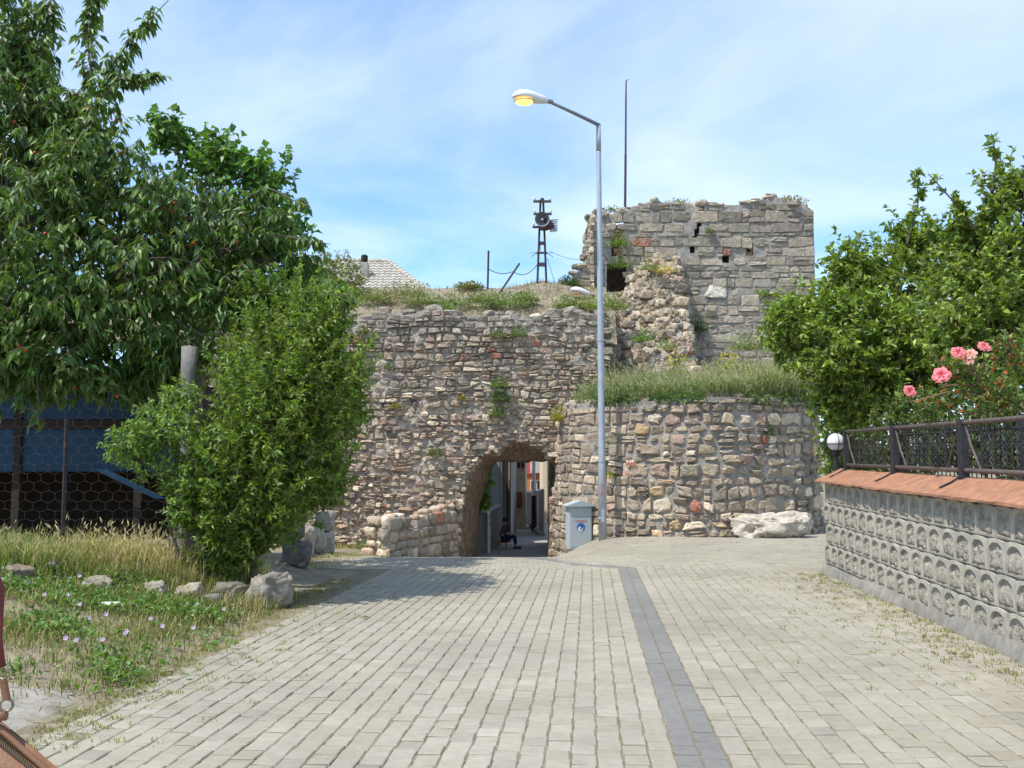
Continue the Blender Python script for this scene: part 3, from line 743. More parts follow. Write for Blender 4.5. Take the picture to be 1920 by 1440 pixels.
# ---- loose stones
def rock(name, c, size, col, label, cat='rock', group=None, sub=3, boxy=.6, rough=.2, rot=0., seed=1, mat=None):
    V, F = rock_geo(np.random.default_rng(seed), c, size, sub, boxy, rough, rot, seed); mb = MB(); mb.add(V, F, col)
    return tag(mb.build(name, mat or M_stone, None, smooth=True), label, cat, group)
p = on_bas(1437, 1000)
rock('boulder', (p[0], p[1]-.32, gp(p[0], p[1])+.24), (1.72, .8, .70), (.46, .41, .35), 'large pale boulder lying at the foot of the bastion', sub=5, boxy=.62, rough=.5, rot=.05, seed=12)
def groundpt(px, py):
    y = 12.0
    for _ in range(40): q = W(px, py, y); z = gp(q[0], y); y = y+(q[2]-z)*(y/max(.3, CAMZ-z))*.6; y = min(max(y, 3), 40)
    return np.array([W(px, py, y)[0], y, gp(W(px, py, y)[0], y)])
def gat(px, Y): x = W(px, 900, Y)[0]; return np.array([x, Y, gp(x, Y)])
for (px, Y, s, col, lab, sd, bx) in (
    (512, 12.3, (.50, .45, .50), (.235, .21, .18), 'big squared grey stone at the corner of the weedy verge', 3, .5),
    (440, 12.25, (.62, .4, .36), (.26, .23, .19), 'brown rounded stone left of the big squared verge stone', 4, .65),
    (362, 11.85, (.42, .36, .34), (.46, .40, .31), 'pale pointed stone in the verge row', 5, .8),
    (296, 11.7, (.40, .3, .30), (.42, .38, .30), 'flat topped light stone in the weeds of the verge row', 6, .55),
    (190, 11.45, (.62, .34, .30), (.36, .31, .24), 'long low tan stone among dry grass in the verge row', 7, .6),
    (105, 11.75, (.36, .2, .26), (.07, .075, .08), 'dark grey stone half hidden in the verge grass', 8, .75),
    (40, 11.3, (.42, .36, .26), (.30, .24, .18), 'brown stone in the grass near the left edge', 9, .6),
    (6, 10.9, (.36, .3, .2), (.46, .4, .34), 'light stone at the far left of the verge row', 10, .55),
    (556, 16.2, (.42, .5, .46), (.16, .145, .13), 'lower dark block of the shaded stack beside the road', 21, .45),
    (590, 21.5, (.44, .4, .62), (.33, .29, .24), 'upright grey brown block leaning by the foot of the long wall', 24, .6),
    (573, 19.8, (.4, .4, .8), (.36, .31, .25), 'tall rounded stone behind the shaded stack', 25, .7)):
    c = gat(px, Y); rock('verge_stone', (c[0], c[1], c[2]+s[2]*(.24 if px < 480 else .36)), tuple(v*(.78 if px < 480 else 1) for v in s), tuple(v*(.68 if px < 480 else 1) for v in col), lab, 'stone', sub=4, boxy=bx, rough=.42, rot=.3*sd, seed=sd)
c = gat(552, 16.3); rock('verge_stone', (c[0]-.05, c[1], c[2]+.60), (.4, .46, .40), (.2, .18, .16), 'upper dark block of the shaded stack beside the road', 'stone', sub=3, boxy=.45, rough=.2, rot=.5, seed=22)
c = gat(611, 22.6); rock('wall_block', (c[0], c[1], c[2]+.22), (.42, .5, .50), (.36, .325, .28), 'squared cut block standing at the base of the long wall', 'stone', sub=3, boxy=.35, rough=.1, rot=.35, seed=27)
rock('wall_block', (c[0]-.02, c[1]+.05, c[2]+.72), (.46, .5, .50), (.31, .285, .25), 'cut block resting on top of the squared block by the long wall', 'stone', sub=3, boxy=.4, rough=.12, rot=.15, seed=28)
c = gat(400, 11.7); rock('verge_stone', (*c[:2], c[2]+.06), (.24, .2, .18), (.2, .18, .16), 'small dark stone in front of the verge row', 'stone', sub=2, seed=31)
# broken concrete patch on the left of the road
mb = MB(); xs_ = np.arange(-4.6, -2.75, .07); ys_ = np.arange(5.2, 7.6, .07)
def slabz(x, y): return g(x, y)+.012+.018*n2(x*5, y*5, 44)-.05*sm((x-lft(y)+.22)/.25)
X, Y = np.meshgrid(xs_, ys_)
tag(grid_mesh(xs_, ys_, slabz, M_slab, 'concrete_patch', kind='structure', mask=lambda x, y: (((x+3.55)/.75)**2+((y-6.5)/.8)**2+.5*n2(x*2.2, y*2.2, 45) < 1) & (x < lft(y)+.22)))
# ------------------------------------------------------------------ garden wall on the right
WA = np.array([SLX, 1.0]); WA /= np.linalg.norm(WA); WNn = np.array([-WA[1], WA[0]]); RZW = math.atan2(WA[1], WA[0])
YE = 15.65; WO = np.array([rgt(YE), YE])                       # far end of the wall
def wl(s, d, z): p = WO-WA*s+WNn*d; return np.array([p[0], p[1], z])   # s metres towards the viewer, d out to the street
gw = thing('garden_wall', wl(6, -.2, -.25), 'garden wall of cast concrete arch blocks with terracotta coping', 'wall')
BW, BH, Z0 = .40, .317, -.07
def block_mesh(seed):
    rg = np.random.default_rng(seed); n = 8; w2 = .158
    arch = [(-w2, .03), (-w2*.5, .027), (0, .025), (w2*.5, .027), (w2, .03), (w2, .11), (w2, .18)]
    for k in range(1, 8): t = math.pi*k/8; arch.append((w2*math.cos(t), .18+.095*math.sin(t)))
    arch += [(-w2, .18), (-w2, .11)]
    arch = np.array(arch)+rg.normal(0, .003, (len(arch), 2)); m = len(arch)
    W2, H = BW/2-.003, BH-.006; c = np.array([0, H/2]); O = []
    for p in arch:
        d = p-c; t = min(W2/abs(d[0]) if abs(d[0]) > 1e-6 else 9, (H/2)/abs(d[1]) if abs(d[1]) > 1e-6 else 9); q = c+d*t
        if abs(q[1]-H) < .004: q[1] = H-.022*abs(q[0]/W2)**1.5*rg.uniform(.6, 1.2)+rg.normal(0, .002)
        O.append(q)
    O = np.array(O)
    # snap corners
    for cx0, cz0 in ((-W2, 0), (W2, 0), (W2, H-.02), (-W2, H-.02)):
        k = np.argmin(np.hypot(O[:, 0]-cx0, O[:, 1]-cz0)); O[k] = (cx0, cz0)
    def ring(P, y): return np.stack([P[:, 0], np.full(len(P), y), P[:, 1]], 1)
    V = np.concatenate([ring(O, -.19), ring(c+(O-c)*1.0, -.012), ring(c+(O-c)*.97, 0), ring(arch, .004), ring(c+(arch-c)*.95, -.03)])
    F = [(r*m+k, r*m+(k+1) % m, (r+1)*m+(k+1) % m, (r+1)*m+k) for r in range(4) for k in range(m)]
    a = MB(); a.add(V, F)
    V = [ring(c+(arch-c)*.97, -.036)]
    for sc, y in ((.88, -.012), (.62, -.006), (.3, -.008)):
        q = ring(c+np.array([0, -.012])+(arch-c)*sc, y); q[:, 1] += rg.normal(0, .011, m)-.036*sm((q[:, 2]-.12)/.14)+.008; V.append(q)
    V.append(np.array([[0, -.012, H/2]])); V = np.concatenate(V)
    F = [(r*m+k, r*m+(k+1) % m, (r+1)*m+(k+1) % m, (r+1)*m+k) for r in range(3) for k in range(m)]+[(3*m+k, 3*m+(k+1) % m, 4*m) for k in range(m)]
    b = MB(); b.add(V, F)
    return a, b
protos = []
for s_ in range(6):
    a, b = block_mesh(s_+40)
    oa = a.build('block', M_block, None, origin=(0, 0, 0)); ob = b.build('panel', M_panel, None, origin=(0, 0, 0), smooth=True); protos.append((oa, ob))
nb = int(12.6/BW); rr = random.Random(3)
for r_ in range(4):
    off = .2 if r_ % 2 else 0
    for k in range(nb):
        oa, ob = protos[rr.randrange(6)]
        s_ = BW*(k+.5)+off*.9+.02
        c = oa.copy(); COL.objects.link(c); c.parent = gw; L = wl(s_, rr.uniform(-.004, .004), Z0+BH*r_+rr.uniform(-.004, .004)); WL[c] = L
        c.location = tuple(L-WL[gw]); c.rotation_euler = (rr.uniform(-.01, .01), rr.uniform(-.008, .008), RZW)
        p_ = ob.copy(); COL.objects.link(p_); p_.parent = c; p_.location = (0, 0, 0); WL[p_] = L
for oa, ob in protos: bpy.data.objects.remove(oa); bpy.data.objects.remove(ob)
mb = MB(); P = [wl(.0, -.03, 0)[:2], wl(12.8, -.03, 0)[:2], wl(12.8, -.30, 0)[:2], wl(.0, -.30, 0)[:2]]
mb.prism([tuple(p) for p in P], 2, -.6, 1.19); mb.build('wall_core', M_conc, gw)
# footing: rough mortar strip along the base
mb = MB(); n = 90; V = []
for i in range(n):
    s_ = 12.7*i/(n-1)
    for d, z in ((-.05, .15), (.012+.015*float(vn(np.array([s_*2, 0, 0]), 3)), .135+.03*float(vn(np.array([s_*3, 1, 0]), 4))), (.075+.05*float(vn(np.array([s_*2.2, 2, 0]), 5)), -.03)):
        p = wl(s_, d, 0); V.append((p[0], p[1], gp(min(p[0], 5.3), p[1])+z))
F = [(i*3+k, i*3+k+1, i*3+k+4, i*3+k+3) for i in range(n-1) for k in range(2)]
mb.add(V, F); mb.build('footing', M_foot, gw, smooth=True)
# coping
mb = MB(); sec = [(.115, 1.205), (.115, 1.232), (.04, 1.268), (-.08, 1.325), (-.2, 1.378), (-.30, 1.42), (-.42, 1.39), (-.42, 1.205)]; n = 64; V = []
for i in range(n):
    s_ = -.06+12.8*i/(n-1)
    for k, (d, z) in enumerate(sec): q = wl(s_, d, z); V.append(q+np.array([0, 0, .007*float(vn(np.array([s_*3.1, k*1.7, 0]), 6))])+np.array([*(WNn*.006*float(vn(np.array([s_*5, k, 3]), 7))), 0]))
m_ = len(sec); F = [(i*m_+k, i*m_+(k+1) % m_, (i+1)*m_+(k+1) % m_, (i+1)*m_+k) for i in range(n-1) for k in range(m_)]+[tuple(range(m_))[::-1], tuple((n-1)*m_+k for k in range(m_))]
mb.add(V, F); mb.build('coping', M_terra, gw)

# railing on the wall
rl = thing('garden_railing', wl(6, -.26, 1.38), 'dark iron railing with scroll panels on the garden wall', 'railing')
DR = -.27
mb = MB(); mb.tube([wl(.35, DR, 1.49), wl(6, DR, 1.485), wl(12.5, DR, 1.48)], .026, 8); mb.build('bottom_rail', M_railrust, rl, smooth=True)
mb = MB(); mb.tube([wl(.35, DR, 2.01), wl(6, DR, 2.0), wl(12.5, DR, 1.99)], .026, 8); mb.build('top_rail', M_railrust, rl, smooth=True)
posts = [.45, 2.85, 5.2, 7.55, 9.9, 12.2]
MZ = Matrix.Rotation(RZW, 4, 'Z')
for s_ in posts:
    big = s_ > 1
    mb = MB(); hw = .052 if big else .028
    mb.box((-hw, -.045, -.01), (hw, .045, .66), M=Matrix.Translation(wl(s_, DR, 1.375)) @ MZ, bev=.006); mb.build('post', M_darkmetal, rl)
    mb = MB(); mb.tube([wl(s_, DR+.02, 1.43), wl(s_+.01, -.12, 1.352), wl(s_+.02, .0, 1.298)], .012, 5); mb.build('stay', M_darkmetal, rl)
def scroll_pts(h):
    P = []
    for t in np.linspace(0, 1, 9): a = math.pi*1.6*(1-t)+.3; r = h*.20*(.35+.65*t); P.append((r*math.cos(a)-.0, h*.27+r*math.sin(a)*.9))
    P = np.array(P); Q = -P[::-1]; return np.concatenate([P, Q])
sp = scroll_pts(.17); sp[:9] = sp[:9]; mb = MB()
mb.tube(np.stack([sp[:, 0], np.zeros(len(sp)), sp[:, 1]], 1), .0062, 4); scr = mb.build('scroll', M_darkmetal, None, origin=(0, 0, 0))
for a, b in zip(posts[:-1], posts[1:]):
    if a > 9: break
    e = .46
    for (s0, s1) in ((a+.07, a+e), (b-.07, b-e)):
        mb = MB(); mb.tube([wl(s0, DR, 1.99), wl((s0+s1)/2, DR+.012, 1.74), wl(s1, DR, 1.50)], .012, 6); mb.build('diagonal', M_railrust, rl)
        mb = MB(); mb.tube([wl(s0, DR-.02, 1.50), wl((s0+s1)/2, DR-.025, 1.74), wl(s1, DR-.02, 1.99)], .008, 6); mb.build('diagonal', M_darkmetal, rl)
    for s0 in (a+e+.03, b-e-.03):
        mb = MB(); mb.tube([wl(s0, DR, 1.49), wl(s0, DR, 2.0)], .009, 5); mb.build('upright', M_darkmetal, rl)
    mb = MB(); mb.tube([wl(a+e+.03, DR, 1.76), wl(b-e-.03, DR, 1.76)], .007, 5); mb.build('middle_bar', M_darkmetal, rl)
    nc = 9
    for k in range(nc):
        s0 = a+e+.1+(b-a-2*e-.2)*k/(nc-1)
        mb = MB(); mb.tube([wl(s0+.055, DR, 1.5), wl(s0+.055, DR, 1.99)], .0035, 4); mb.build('thin_bar', M_darkmetal, rl)
        for z in (1.585, 1.70, 1.83): inst(scr, rl, wl(s0, DR, z), rz=RZW, scale=(1.0 if k % 2 else -1.0, 1, .72))
bpy.data.objects.remove(scr)
# inner spear fence
sf = thing('spear_fence', wl(5, -.95, .1), 'thin dark bars with spear tips standing behind the scroll railing', 'fence')
mb = MB(); mb.box((-.006, -.006, 0), (.006, .006, 1.36)); mb.lathe([(.004, 1.35), (.016, 1.39), (.010, 1.43), (.001, 1.50)], 5)
br = mb.build('bar', M_darkmetal, None, origin=(0, 0, 0)); 
for k in range(64): L = wl(.6+.145*k, -.95, 0); L[2] = gp(L[0], L[1])+.72+.02; inst(br, sf, L, rz=RZW)
bpy.data.objects.remove(br)
for z in (1.0, 1.95):
    mb = MB(); P = [wl(.4, -.95, 0), wl(10, -.95, 0)]
    mb.tube([np.array([*p[:2], z]) for p in P], .014, 5); mb.build('rail', M_darkmetal, sf)
for s_ in (.5, 5.1, 9.9):
    p = wl(s_, -.95, 0); mb = MB(); mb.tube([(p[0], p[1], gp(p[0], p[1])-.1), (p[0], p[1], 2.1)], .03, 6); mb.build('post', M_darkmetal, sf)
# globe lamp
c = W(1567, 829, 15.95); gl = thing('globe_lamp', (c[0], c[1], gp(c[0], c[1])), 'white glass globe lamp on a short post at the end of the garden wall', 'lamp')
mb = MB(); mb.lathe([(.148*math.sin(t), .148*(1-math.cos(t))) for t in np.linspace(0.12, math.pi-.02, 14)], 20, M=Matrix.Translation(Vector(c)-Vector((0, 0, .148)))); mb.build('globe', M_globe, gl, smooth=True)
mb = MB(); z0 = gp(c[0], c[1])-.1; mb.lathe([(.05, z0), (.04, z0+.1), (.04, c[2]-.22), (.08, c[2]-.19), (.08, c[2]-.13)], 10, M=Matrix.Translation((c[0], c[1], 0))); mb.build('post', M_darkmetal, gl)
mb = MB(); mb.lathe([(.151, -.008), (.155, -.008), (.155, .008), (.151, .008)], 20, M=Matrix.Translation(Vector(c)-Vector((0, 0, .03))))
for a in (0, 1.57): mb.tube([c+.155*np.array([math.cos(a)*math.sin(t), math.sin(a)*math.sin(t), -math.cos(t)]) for t in np.linspace(.4, 2*math.pi-.4, 25)], .006, 4)
mb.build('cage', M_darkmetal, gl)

# ------------------------------------------------------------------ street lamps
def lamp_head(root, A, D, L, lens_mat):
    """A: neck end, D: unit direction from neck to tip, L: length"""
    D = np.array(D, float); D /= np.linalg.norm(D); X = np.cross(D, (0, 0, 1)); X /= np.linalg.norm(X); U = np.cross(X, D)
    st_ = [(0, .03, .03, .03), (.06, .05, .05, .045), (.12, .10, .085, .06), (.3, .115, .12, .075), (.5, .16, .155, .085), (.7, .185, .165, .07), (.85, .165, .14, .05), (.95, .11, .09, .03), (1.0, .03, .02, .01)]
    n = 14; V = []; k_ = L/.85
    for t, w_, ht, hb in st_:
        for k in range(n):
            a = 2*math.pi*k/n; s_ = math.sin(a); V.append(A+D*t*L+X*w_*k_*math.cos(a)+U*k_*(ht*s_ if s_ > 0 else hb*s_))
    F = [(i*n+k, i*n+(k+1) % n, (i+1)*n+(k+1) % n, (i+1)*n+k) for i in range(len(st_)-1) for k in range(n)]+[tuple(range(n))[::-1], tuple((len(st_)-1)*n+k for k in range(n))]
    mb = MB(); mb.add(V, F); mb.build('lamp_housing', M_lampw, root, smooth=True)
    V = []; c = A+D*.70*L-U*.07*k_
    for sc, dz in ((1.0, 0), (.97, -.03), (.8, -.055), (.4, -.07)):
        for k in range(18): a = 2*math.pi*k/18; V.append(c+D*.225*L*sc*math.cos(a)+X*.165*k_*sc*math.sin(a)+U*dz*k_)
    F = [(i*18+k, (i+1)*18+k, (i+1)*18+(k+1) % 18, i*18+(k+1) % 18) for i in range(3) for k in range(18)]+[tuple(54+k for k in range(18))]
    mb = MB(); mb.add(V, F); mb.build('lens', lens_mat, root, smooth=True)
    mb = MB(); mb.tube([c+D*.235*L*math.cos(a)+X*.175*k_*math.sin(a)-U*.004 for a in np.linspace(0, 2*math.pi, 25)], .012*k_, 5); mb.build('lens_rim', M_arm, root)
YP = 24.35; b0 = W(1130, 1000, YP); zb = gp(b0[0], YP)
sl = thing('street_lamp', (b0[0], YP, zb), 'tall galvanised street lamp with lit orange lens in front of the bastion', 'street lamp')
ptop_ = W(1122, 233, YP); px_ = lambda z: b0[0]+(ptop_[0]-b0[0])*(z-zb)/(ptop_[2]-zb)
mb = MB(); zs = [zb-.05, zb+1.95, zb+2.0, zb+5.0, ptop_[2]-.75, ptop_[2]-.72]
mb.tube([(px_(z), YP, z) for z in zs], [.105, .098, .092, .08, .062, .06], 14); mb.build('pole', M_galv, sl, smooth=True)
mb = MB(); mb.tube([(px_(z), YP, z) for z in (ptop_[2]-.72, ptop_[2]-.02)], [.066, .062], 12); mb.build('sleeve', M_galv, sl, smooth=True)
for z in (zb+.55, zb+1.97, zb+5.05):
    mb = MB(); mb.tube([(px_(z), YP, z-.025), (px_(z), YP, z+.025)], .108 if z < zb+3 else .09, 14); mb.build('pole_band', M_galv, sl)
tip = W(1029, 190, YP-.75)
mb = MB(); mb.tube([ptop_+np.array([.03, 0, -.03]), ptop_+(tip-ptop_)*.5, tip], [.048, .045, .04], 10); mb.build('arm', M_arm, sl, smooth=True)
nose = W(962, 180, YP-1.25); lamp_head(sl, tip, nose-tip, np.linalg.norm(nose-tip), M_lens)
mb = MB(); d_ = (nose-tip)/np.linalg.norm(nose-tip); mb.tube([tip-d_*.1, tip+d_*.12], .058, 10); mb.build('neck_clamp', M_arm, sl)
text_mesh('TR 135', .11, M_red, 'painted_code', sl, Matrix.Translation(Vector((px_(zb+1.3)-.005, YP-.105, zb+1.25))) @ Matrix.Rotation(math.pi/2, 4, 'X') @ Matrix.Rotation(math.pi/2, 4, 'Z'))
# access door in the pole base
mb = MB(); mb.box((-.04, -.112, .45), (.04, -.08, .75), M=Matrix.Translation((b0[0], YP, zb)), bev=.004); mb.build('access_door', M_galv, sl)
e2 = W(1152, 566, 30.95); t2 = W(1108, 552, 29.6); n2_ = W(1070, 543, 29.35)
s2 = thing('wall_lamp', e2, 'smaller street lamp on a thin bracket arm beside the tower, behind the tall lamp', 'street lamp')
mb = MB(); mb.tube([e2+np.array([.05, .1, -.03]), t2], .028, 8); mb.build('arm', M_galv, s2)
mb = MB(); mb.box((-.08, -.03, -.12), (.08, .06, .12), M=Matrix.Translation(e2)); mb.build('bracket', M_galv, s2)
lamp_head(s2, t2, n2_-t2, np.linalg.norm(n2_-t2), M_lens2)

# ------------------------------------------------------------------ electrical cabinet
cp = on_bas(1085, 990); cc = W(1085, 1000, cp[1]-.42); cz = gp(cc[0], cc[1])-.05
cb = thing('utility_cabinet', (cc[0], cc[1], cz), 'grey steel electricity cabinet with gabled lid and blue badge', 'cabinet')
MC = Matrix.Translation((cc[0], cc[1], cz)) @ Matrix.Rotation(R(13), 4, 'Z'); CH = W(1085, 949, cc[1])[2]-cz
mb = MB(); mb.box((-.30, -.19, 0), (.30, .19, CH), M=MC, bev=.008); mb.build('body', M_cab, cb)
mb = MB(); poly = [(-.385, CH+.002), (-.385, CH+.03), (0, CH+.155), (.385, CH+.03), (.385, CH+.002)]
n_ = len(poly); V = [(x, y, z) for y in (-.26, .25) for x, z in poly]; V = np.array(V) @ np.array(MC.to_3x3()).T+np.array(MC.translation)
mb.add(V, [tuple(range(n_)), tuple(range(2*n_-1, n_-1, -1))]+[(i, n_+i, n_+(i+1) % n_, (i+1) % n_) for i in range(n_)]); mb.build('lid', M_cab, cb)
mb = MB(); mb.box((-.275, -.198, .06), (.275, -.1895, CH-.27), M=MC, bev=.003); dr = mb.build('door', M_cab, cb)
mb = MB(); mb.box((-.275, -.196, CH-.26), (.275, -.1895, CH-.02), M=MC, bev=.003); mb.build('upper_panel', M_cab, cb)
mb = MB(); zc = CH-.53; Mb = MC @ Matrix.Translation((0, -.1985, zc)) @ Matrix.Rotation(math.pi/2, 4, 'X')
mb.lathe([(.115, 0), (.115, .003), (.10, .0045)], 28, M=Mb); mb.build('badge', M_blue, dr)
mb = MB(); Mb2 = MC @ Matrix.Translation((-.015, -.2035, zc-.05)) @ Matrix.Rotation(math.pi/2, 4, 'X'); mb.lathe([(.062, 0), (.062, .002), (.05, .003)], 24, M=Mb2); mb.build('badge_disc', M_white, dr)
mb = MB(); V = np.array([(-.03, -.075), (-.005, -.075), (.035, -.01), (.012, -.01), (.05, .085), (-.02, .012), (.004, .012)]); V3 = np.array([(x, -.2075, zc+z) for x, z in V]); V3 = V3 @ np.array(MC.to_3x3()).T+np.array(MC.translation); mb.add(V3, [tuple(range(7))]); mb.build('badge_bolt', M_navy, dr)
text_mesh('TREDAŞ', .085, M_red, 'lettering', dr, MC @ Matrix.Translation((0, -.2005, zc+.155)) @ Matrix.Rotation(math.pi/2, 4, 'X'))

# ------------------------------------------------------------------ loudspeaker mast, poles, flagstaff
YS = 30.5; m0 = W(1016, 556, YS); mz0 = tp(m0[0], YS)
ms = thing('loudspeaker_mast', (m0[0], YS, mz0), 'dark lattice steel mast carrying a loudspeaker horn above the wall', 'mast')
topz = W(1016, 372, YS)[2]
for sgn in (-1, 1):
    a = W(1016+sgn*8.8, 556, YS); b = W(1016+sgn*2.4, 374, YS); a[2] = mz0-.2
    mb = MB(); d = (b-a)/np.linalg.norm(b-a); mb.tube([a, b], .035, 4); mb.build('leg', M_iron, ms)
for py, hw, hh in ((456, 5.0, .05), (474, 10, .028), (496, 6.2, .06), (542.5, 8.2, .055)):
    a = W(1016-hw, py, YS); b = W(1016+hw, py, YS); mb = MB(); mb.box((a[0], YS-.045, a[2]-hh), (b[0], YS+.045, a[2]+hh)); mb.build('batten', M_iron, ms)
for py, x0, x1 in ((378, 1000, 1033.5), (401.5, 1000.5, 1034.5), (426, 998.5, 1018)):
    a = W(x0, py, YS-.05); b = W(x1, py, YS-.05); mb = MB(); mb.box((a[0], YS-.1, a[2]-.035), (b[0], YS-.04, a[2]+.035)); mb.build('cross_arm', M_iron, ms)
    for px in (x0+2.3, x1-2.3):
        if py == 426 and px > 1010: continue
        q = W(px, py, YS-.07); mb = MB(); mb.lathe([(.012, .03), (.012, .07), (.04, .075), (.045, .1), (.025, .115), (.035, .13), (.03, .155), (.008, .165)], 10, M=Matrix.Translation(q)); mb.build('insulator', M_white, ms, smooth=True)
for sgn in (-1, 1):
    for dz in (.05, -.09):
        a = W(1016+sgn*9, 474, YS); mb = MB(); mb.tube([a, a+np.array([sgn*.2, 0, -.05+dz*.9])], .009, 4); mb.build('step_spike', M_iron, ms)
mb = MB(); q = W(1017, 374, YS); mb.box((q[0]-.05, YS-.05, q[2]-.06), (q[0]+.05, YS+.05, q[2]+.04)); mb.build('cap', M_iron, ms)
hc = W(1016.7, 411, YS-.45); Mh = Matrix.Translation(hc) @ Matrix.Rotation(R(4), 4, 'X') @ Matrix.Rotation(math.pi/2, 4, 'X')
mb = MB(); mb.lathe([(.245, 0.0), (.25, .01), (.248, -.012), (.19, -.13), (.12, -.22), (.07, -.3), (.065, -.36)], 28, M=Mh @ Matrix.Scale(.94, 4), cap=False); hn = mb.build('horn', M_horn, ms, smooth=True)
mb = MB()
prof = [(.236, .012), (.17, -.10), (.1, -.19), (.03, -.22)]; V = []
for r, z in prof:
    for k in range(28): t = 2*math.pi*k/28; V.append((r*math.cos(t), r*math.sin(t), z))
V = np.array(V) @ np.array(Mh.to_3x3()).T+np.array(Mh.translation); mb.add(V, [(i*28+k, i*28+(k+1) % 28, (i+1)*28+(k+1) % 28, (i+1)*28+k) for i in range(3) for k in range(28)]); mb.build('horn_bell_inside', M_hornin, hn, smooth=True)
mb = MB(); mb.lathe([(.03, -.2), (.045, -.06), (.03, -.03), (.005, -.02)], 12, M=Mh); mb.build('horn_centre', M_horn, hn, smooth=True)
h2 = W(1025, 421, YS-.1); mb = MB(); mb.lathe([(.22, -.16), (.235, -.14), (.2, .02), (.13, .16), (.07, .26)], 22, M=Matrix.Translation(h2) @ Matrix.Rotation(R(-60), 4, 'Z') @ Matrix.Rotation(R(-96), 4, 'X')); mb.build('rear_horn', M_iron, ms, smooth=True)
bd = W(1038.5, 424, YS-.02); Mbd = Matrix.Translation(bd) @ Matrix.Rotation(R(-18), 4, 'Z')
mb = MB(); mb.box((-.13, -.02, -.19), (.13, .02, .19), M=Mbd); bo = mb.build('sign_board', M_white, ms)
for z in (.16, .10, .03, -.03, -.085, -.14):
    mb = MB(); mb.box((-.02+.02*math.sin(z*40), -.026, z-.018), (.115, -.021, z+.012), M=Mbd); mb.build('blue_letter_row', M_blue, bo)
mb = MB(); mb.box((-.15, -.015, .192), (.14, .03, .215), M=Mbd); mb.build('board_frame', M_iron, bo)
mb = MB(); mb.tube([W(1010, 428, YS-.06), W(1012, 450, YS-.06), W(1013.5, 470, YS-.05)], .008, 4); mb.build('drop_wire', M_cable, ms)
q0 = W(1026, 484, YS); q1 = W(1042, 548, YS+.6); q1[2] = tp(q1[0], q1[1]); mb = MB(); mb.tube([q0, q1], .008, 4); mb.build('guy_wire', M_cable, ms)
a = W(916, 470, 30.6); zz_ = tp(a[0], 30.6); mb = MB(); mb.tube([(a[0]-.03, 30.6, zz_-.2), (a[0], 30.6, a[2])], .033, 8); tag(mb.build('steel_post', M_iron), 'thin upright dark post on top of the curtain wall', 'post')
a = W(974, 494, 30.3); b = W(928, 553, 29.9); b[2] = tp(b[0], 30.0)-.2; mb = MB(); mb.tube([b, a], .034, 8); tag(mb.build('steel_post', M_iron), 'leaning dark post on top of the curtain wall', 'post')
def cable(pts, lab, r=.012):
    mb = MB(); mb.tube(pts, r, 4); return tag(mb.build('cable', M_cable), lab, 'cable', None)
c0, c1, c2 = W(917, 505, 30.6), W(962, 509, 30.2), W(1009, 494, YS)
def sag(a, b, s_, n=9): return [a+(b-a)*t+np.array([0, 0, -s_*4*t*(1-t)]) for t in np.linspace(0, 1, n)]
cable(sag(c0, c1, .10)+sag(c1, c2, .22)[1:], 'sagging black cable between the thin posts and the mast')
c3 = W(1100, 487, 31.05); cable(sag(W(1030, 470, YS), c3, .1), 'thin cable from the mast to the tower', .006)
fb = W(1172, 398, 33.0); zt_ = W(1174, 151, 33.0); fp = thing('flagstaff', (fb[0], 33.0, 8.9), 'bare tapering flagstaff rising from the tower top', 'flagpole')
mb = MB(); mb.tube([(fb[0]-.03, 33.0, 8.9), fb, W(1173, 290, 33.0)], [.045, .045, .042], 8); mb.build('lower_staff', M_iron, fp)
mb = MB(); mb.tube([W(1173, 290, 33.0), W(1173.6, 190, 33.0), zt_], [.036, .03, .022], 8); mb.build('upper_staff', M_iron, fp)
mb = MB(); mb.tube([zt_, zt_+np.array([.03, 0, .02]), zt_+np.array([.09, 0, .025])], .014, 5); mb.build('hook', M_iron, fp)
mb = MB(); mb.box((fb[0]-.25, 32.7, 8.2), (fb[0]+.2, 33.3, 8.95)); mb.build('socket', M_cement, fp)

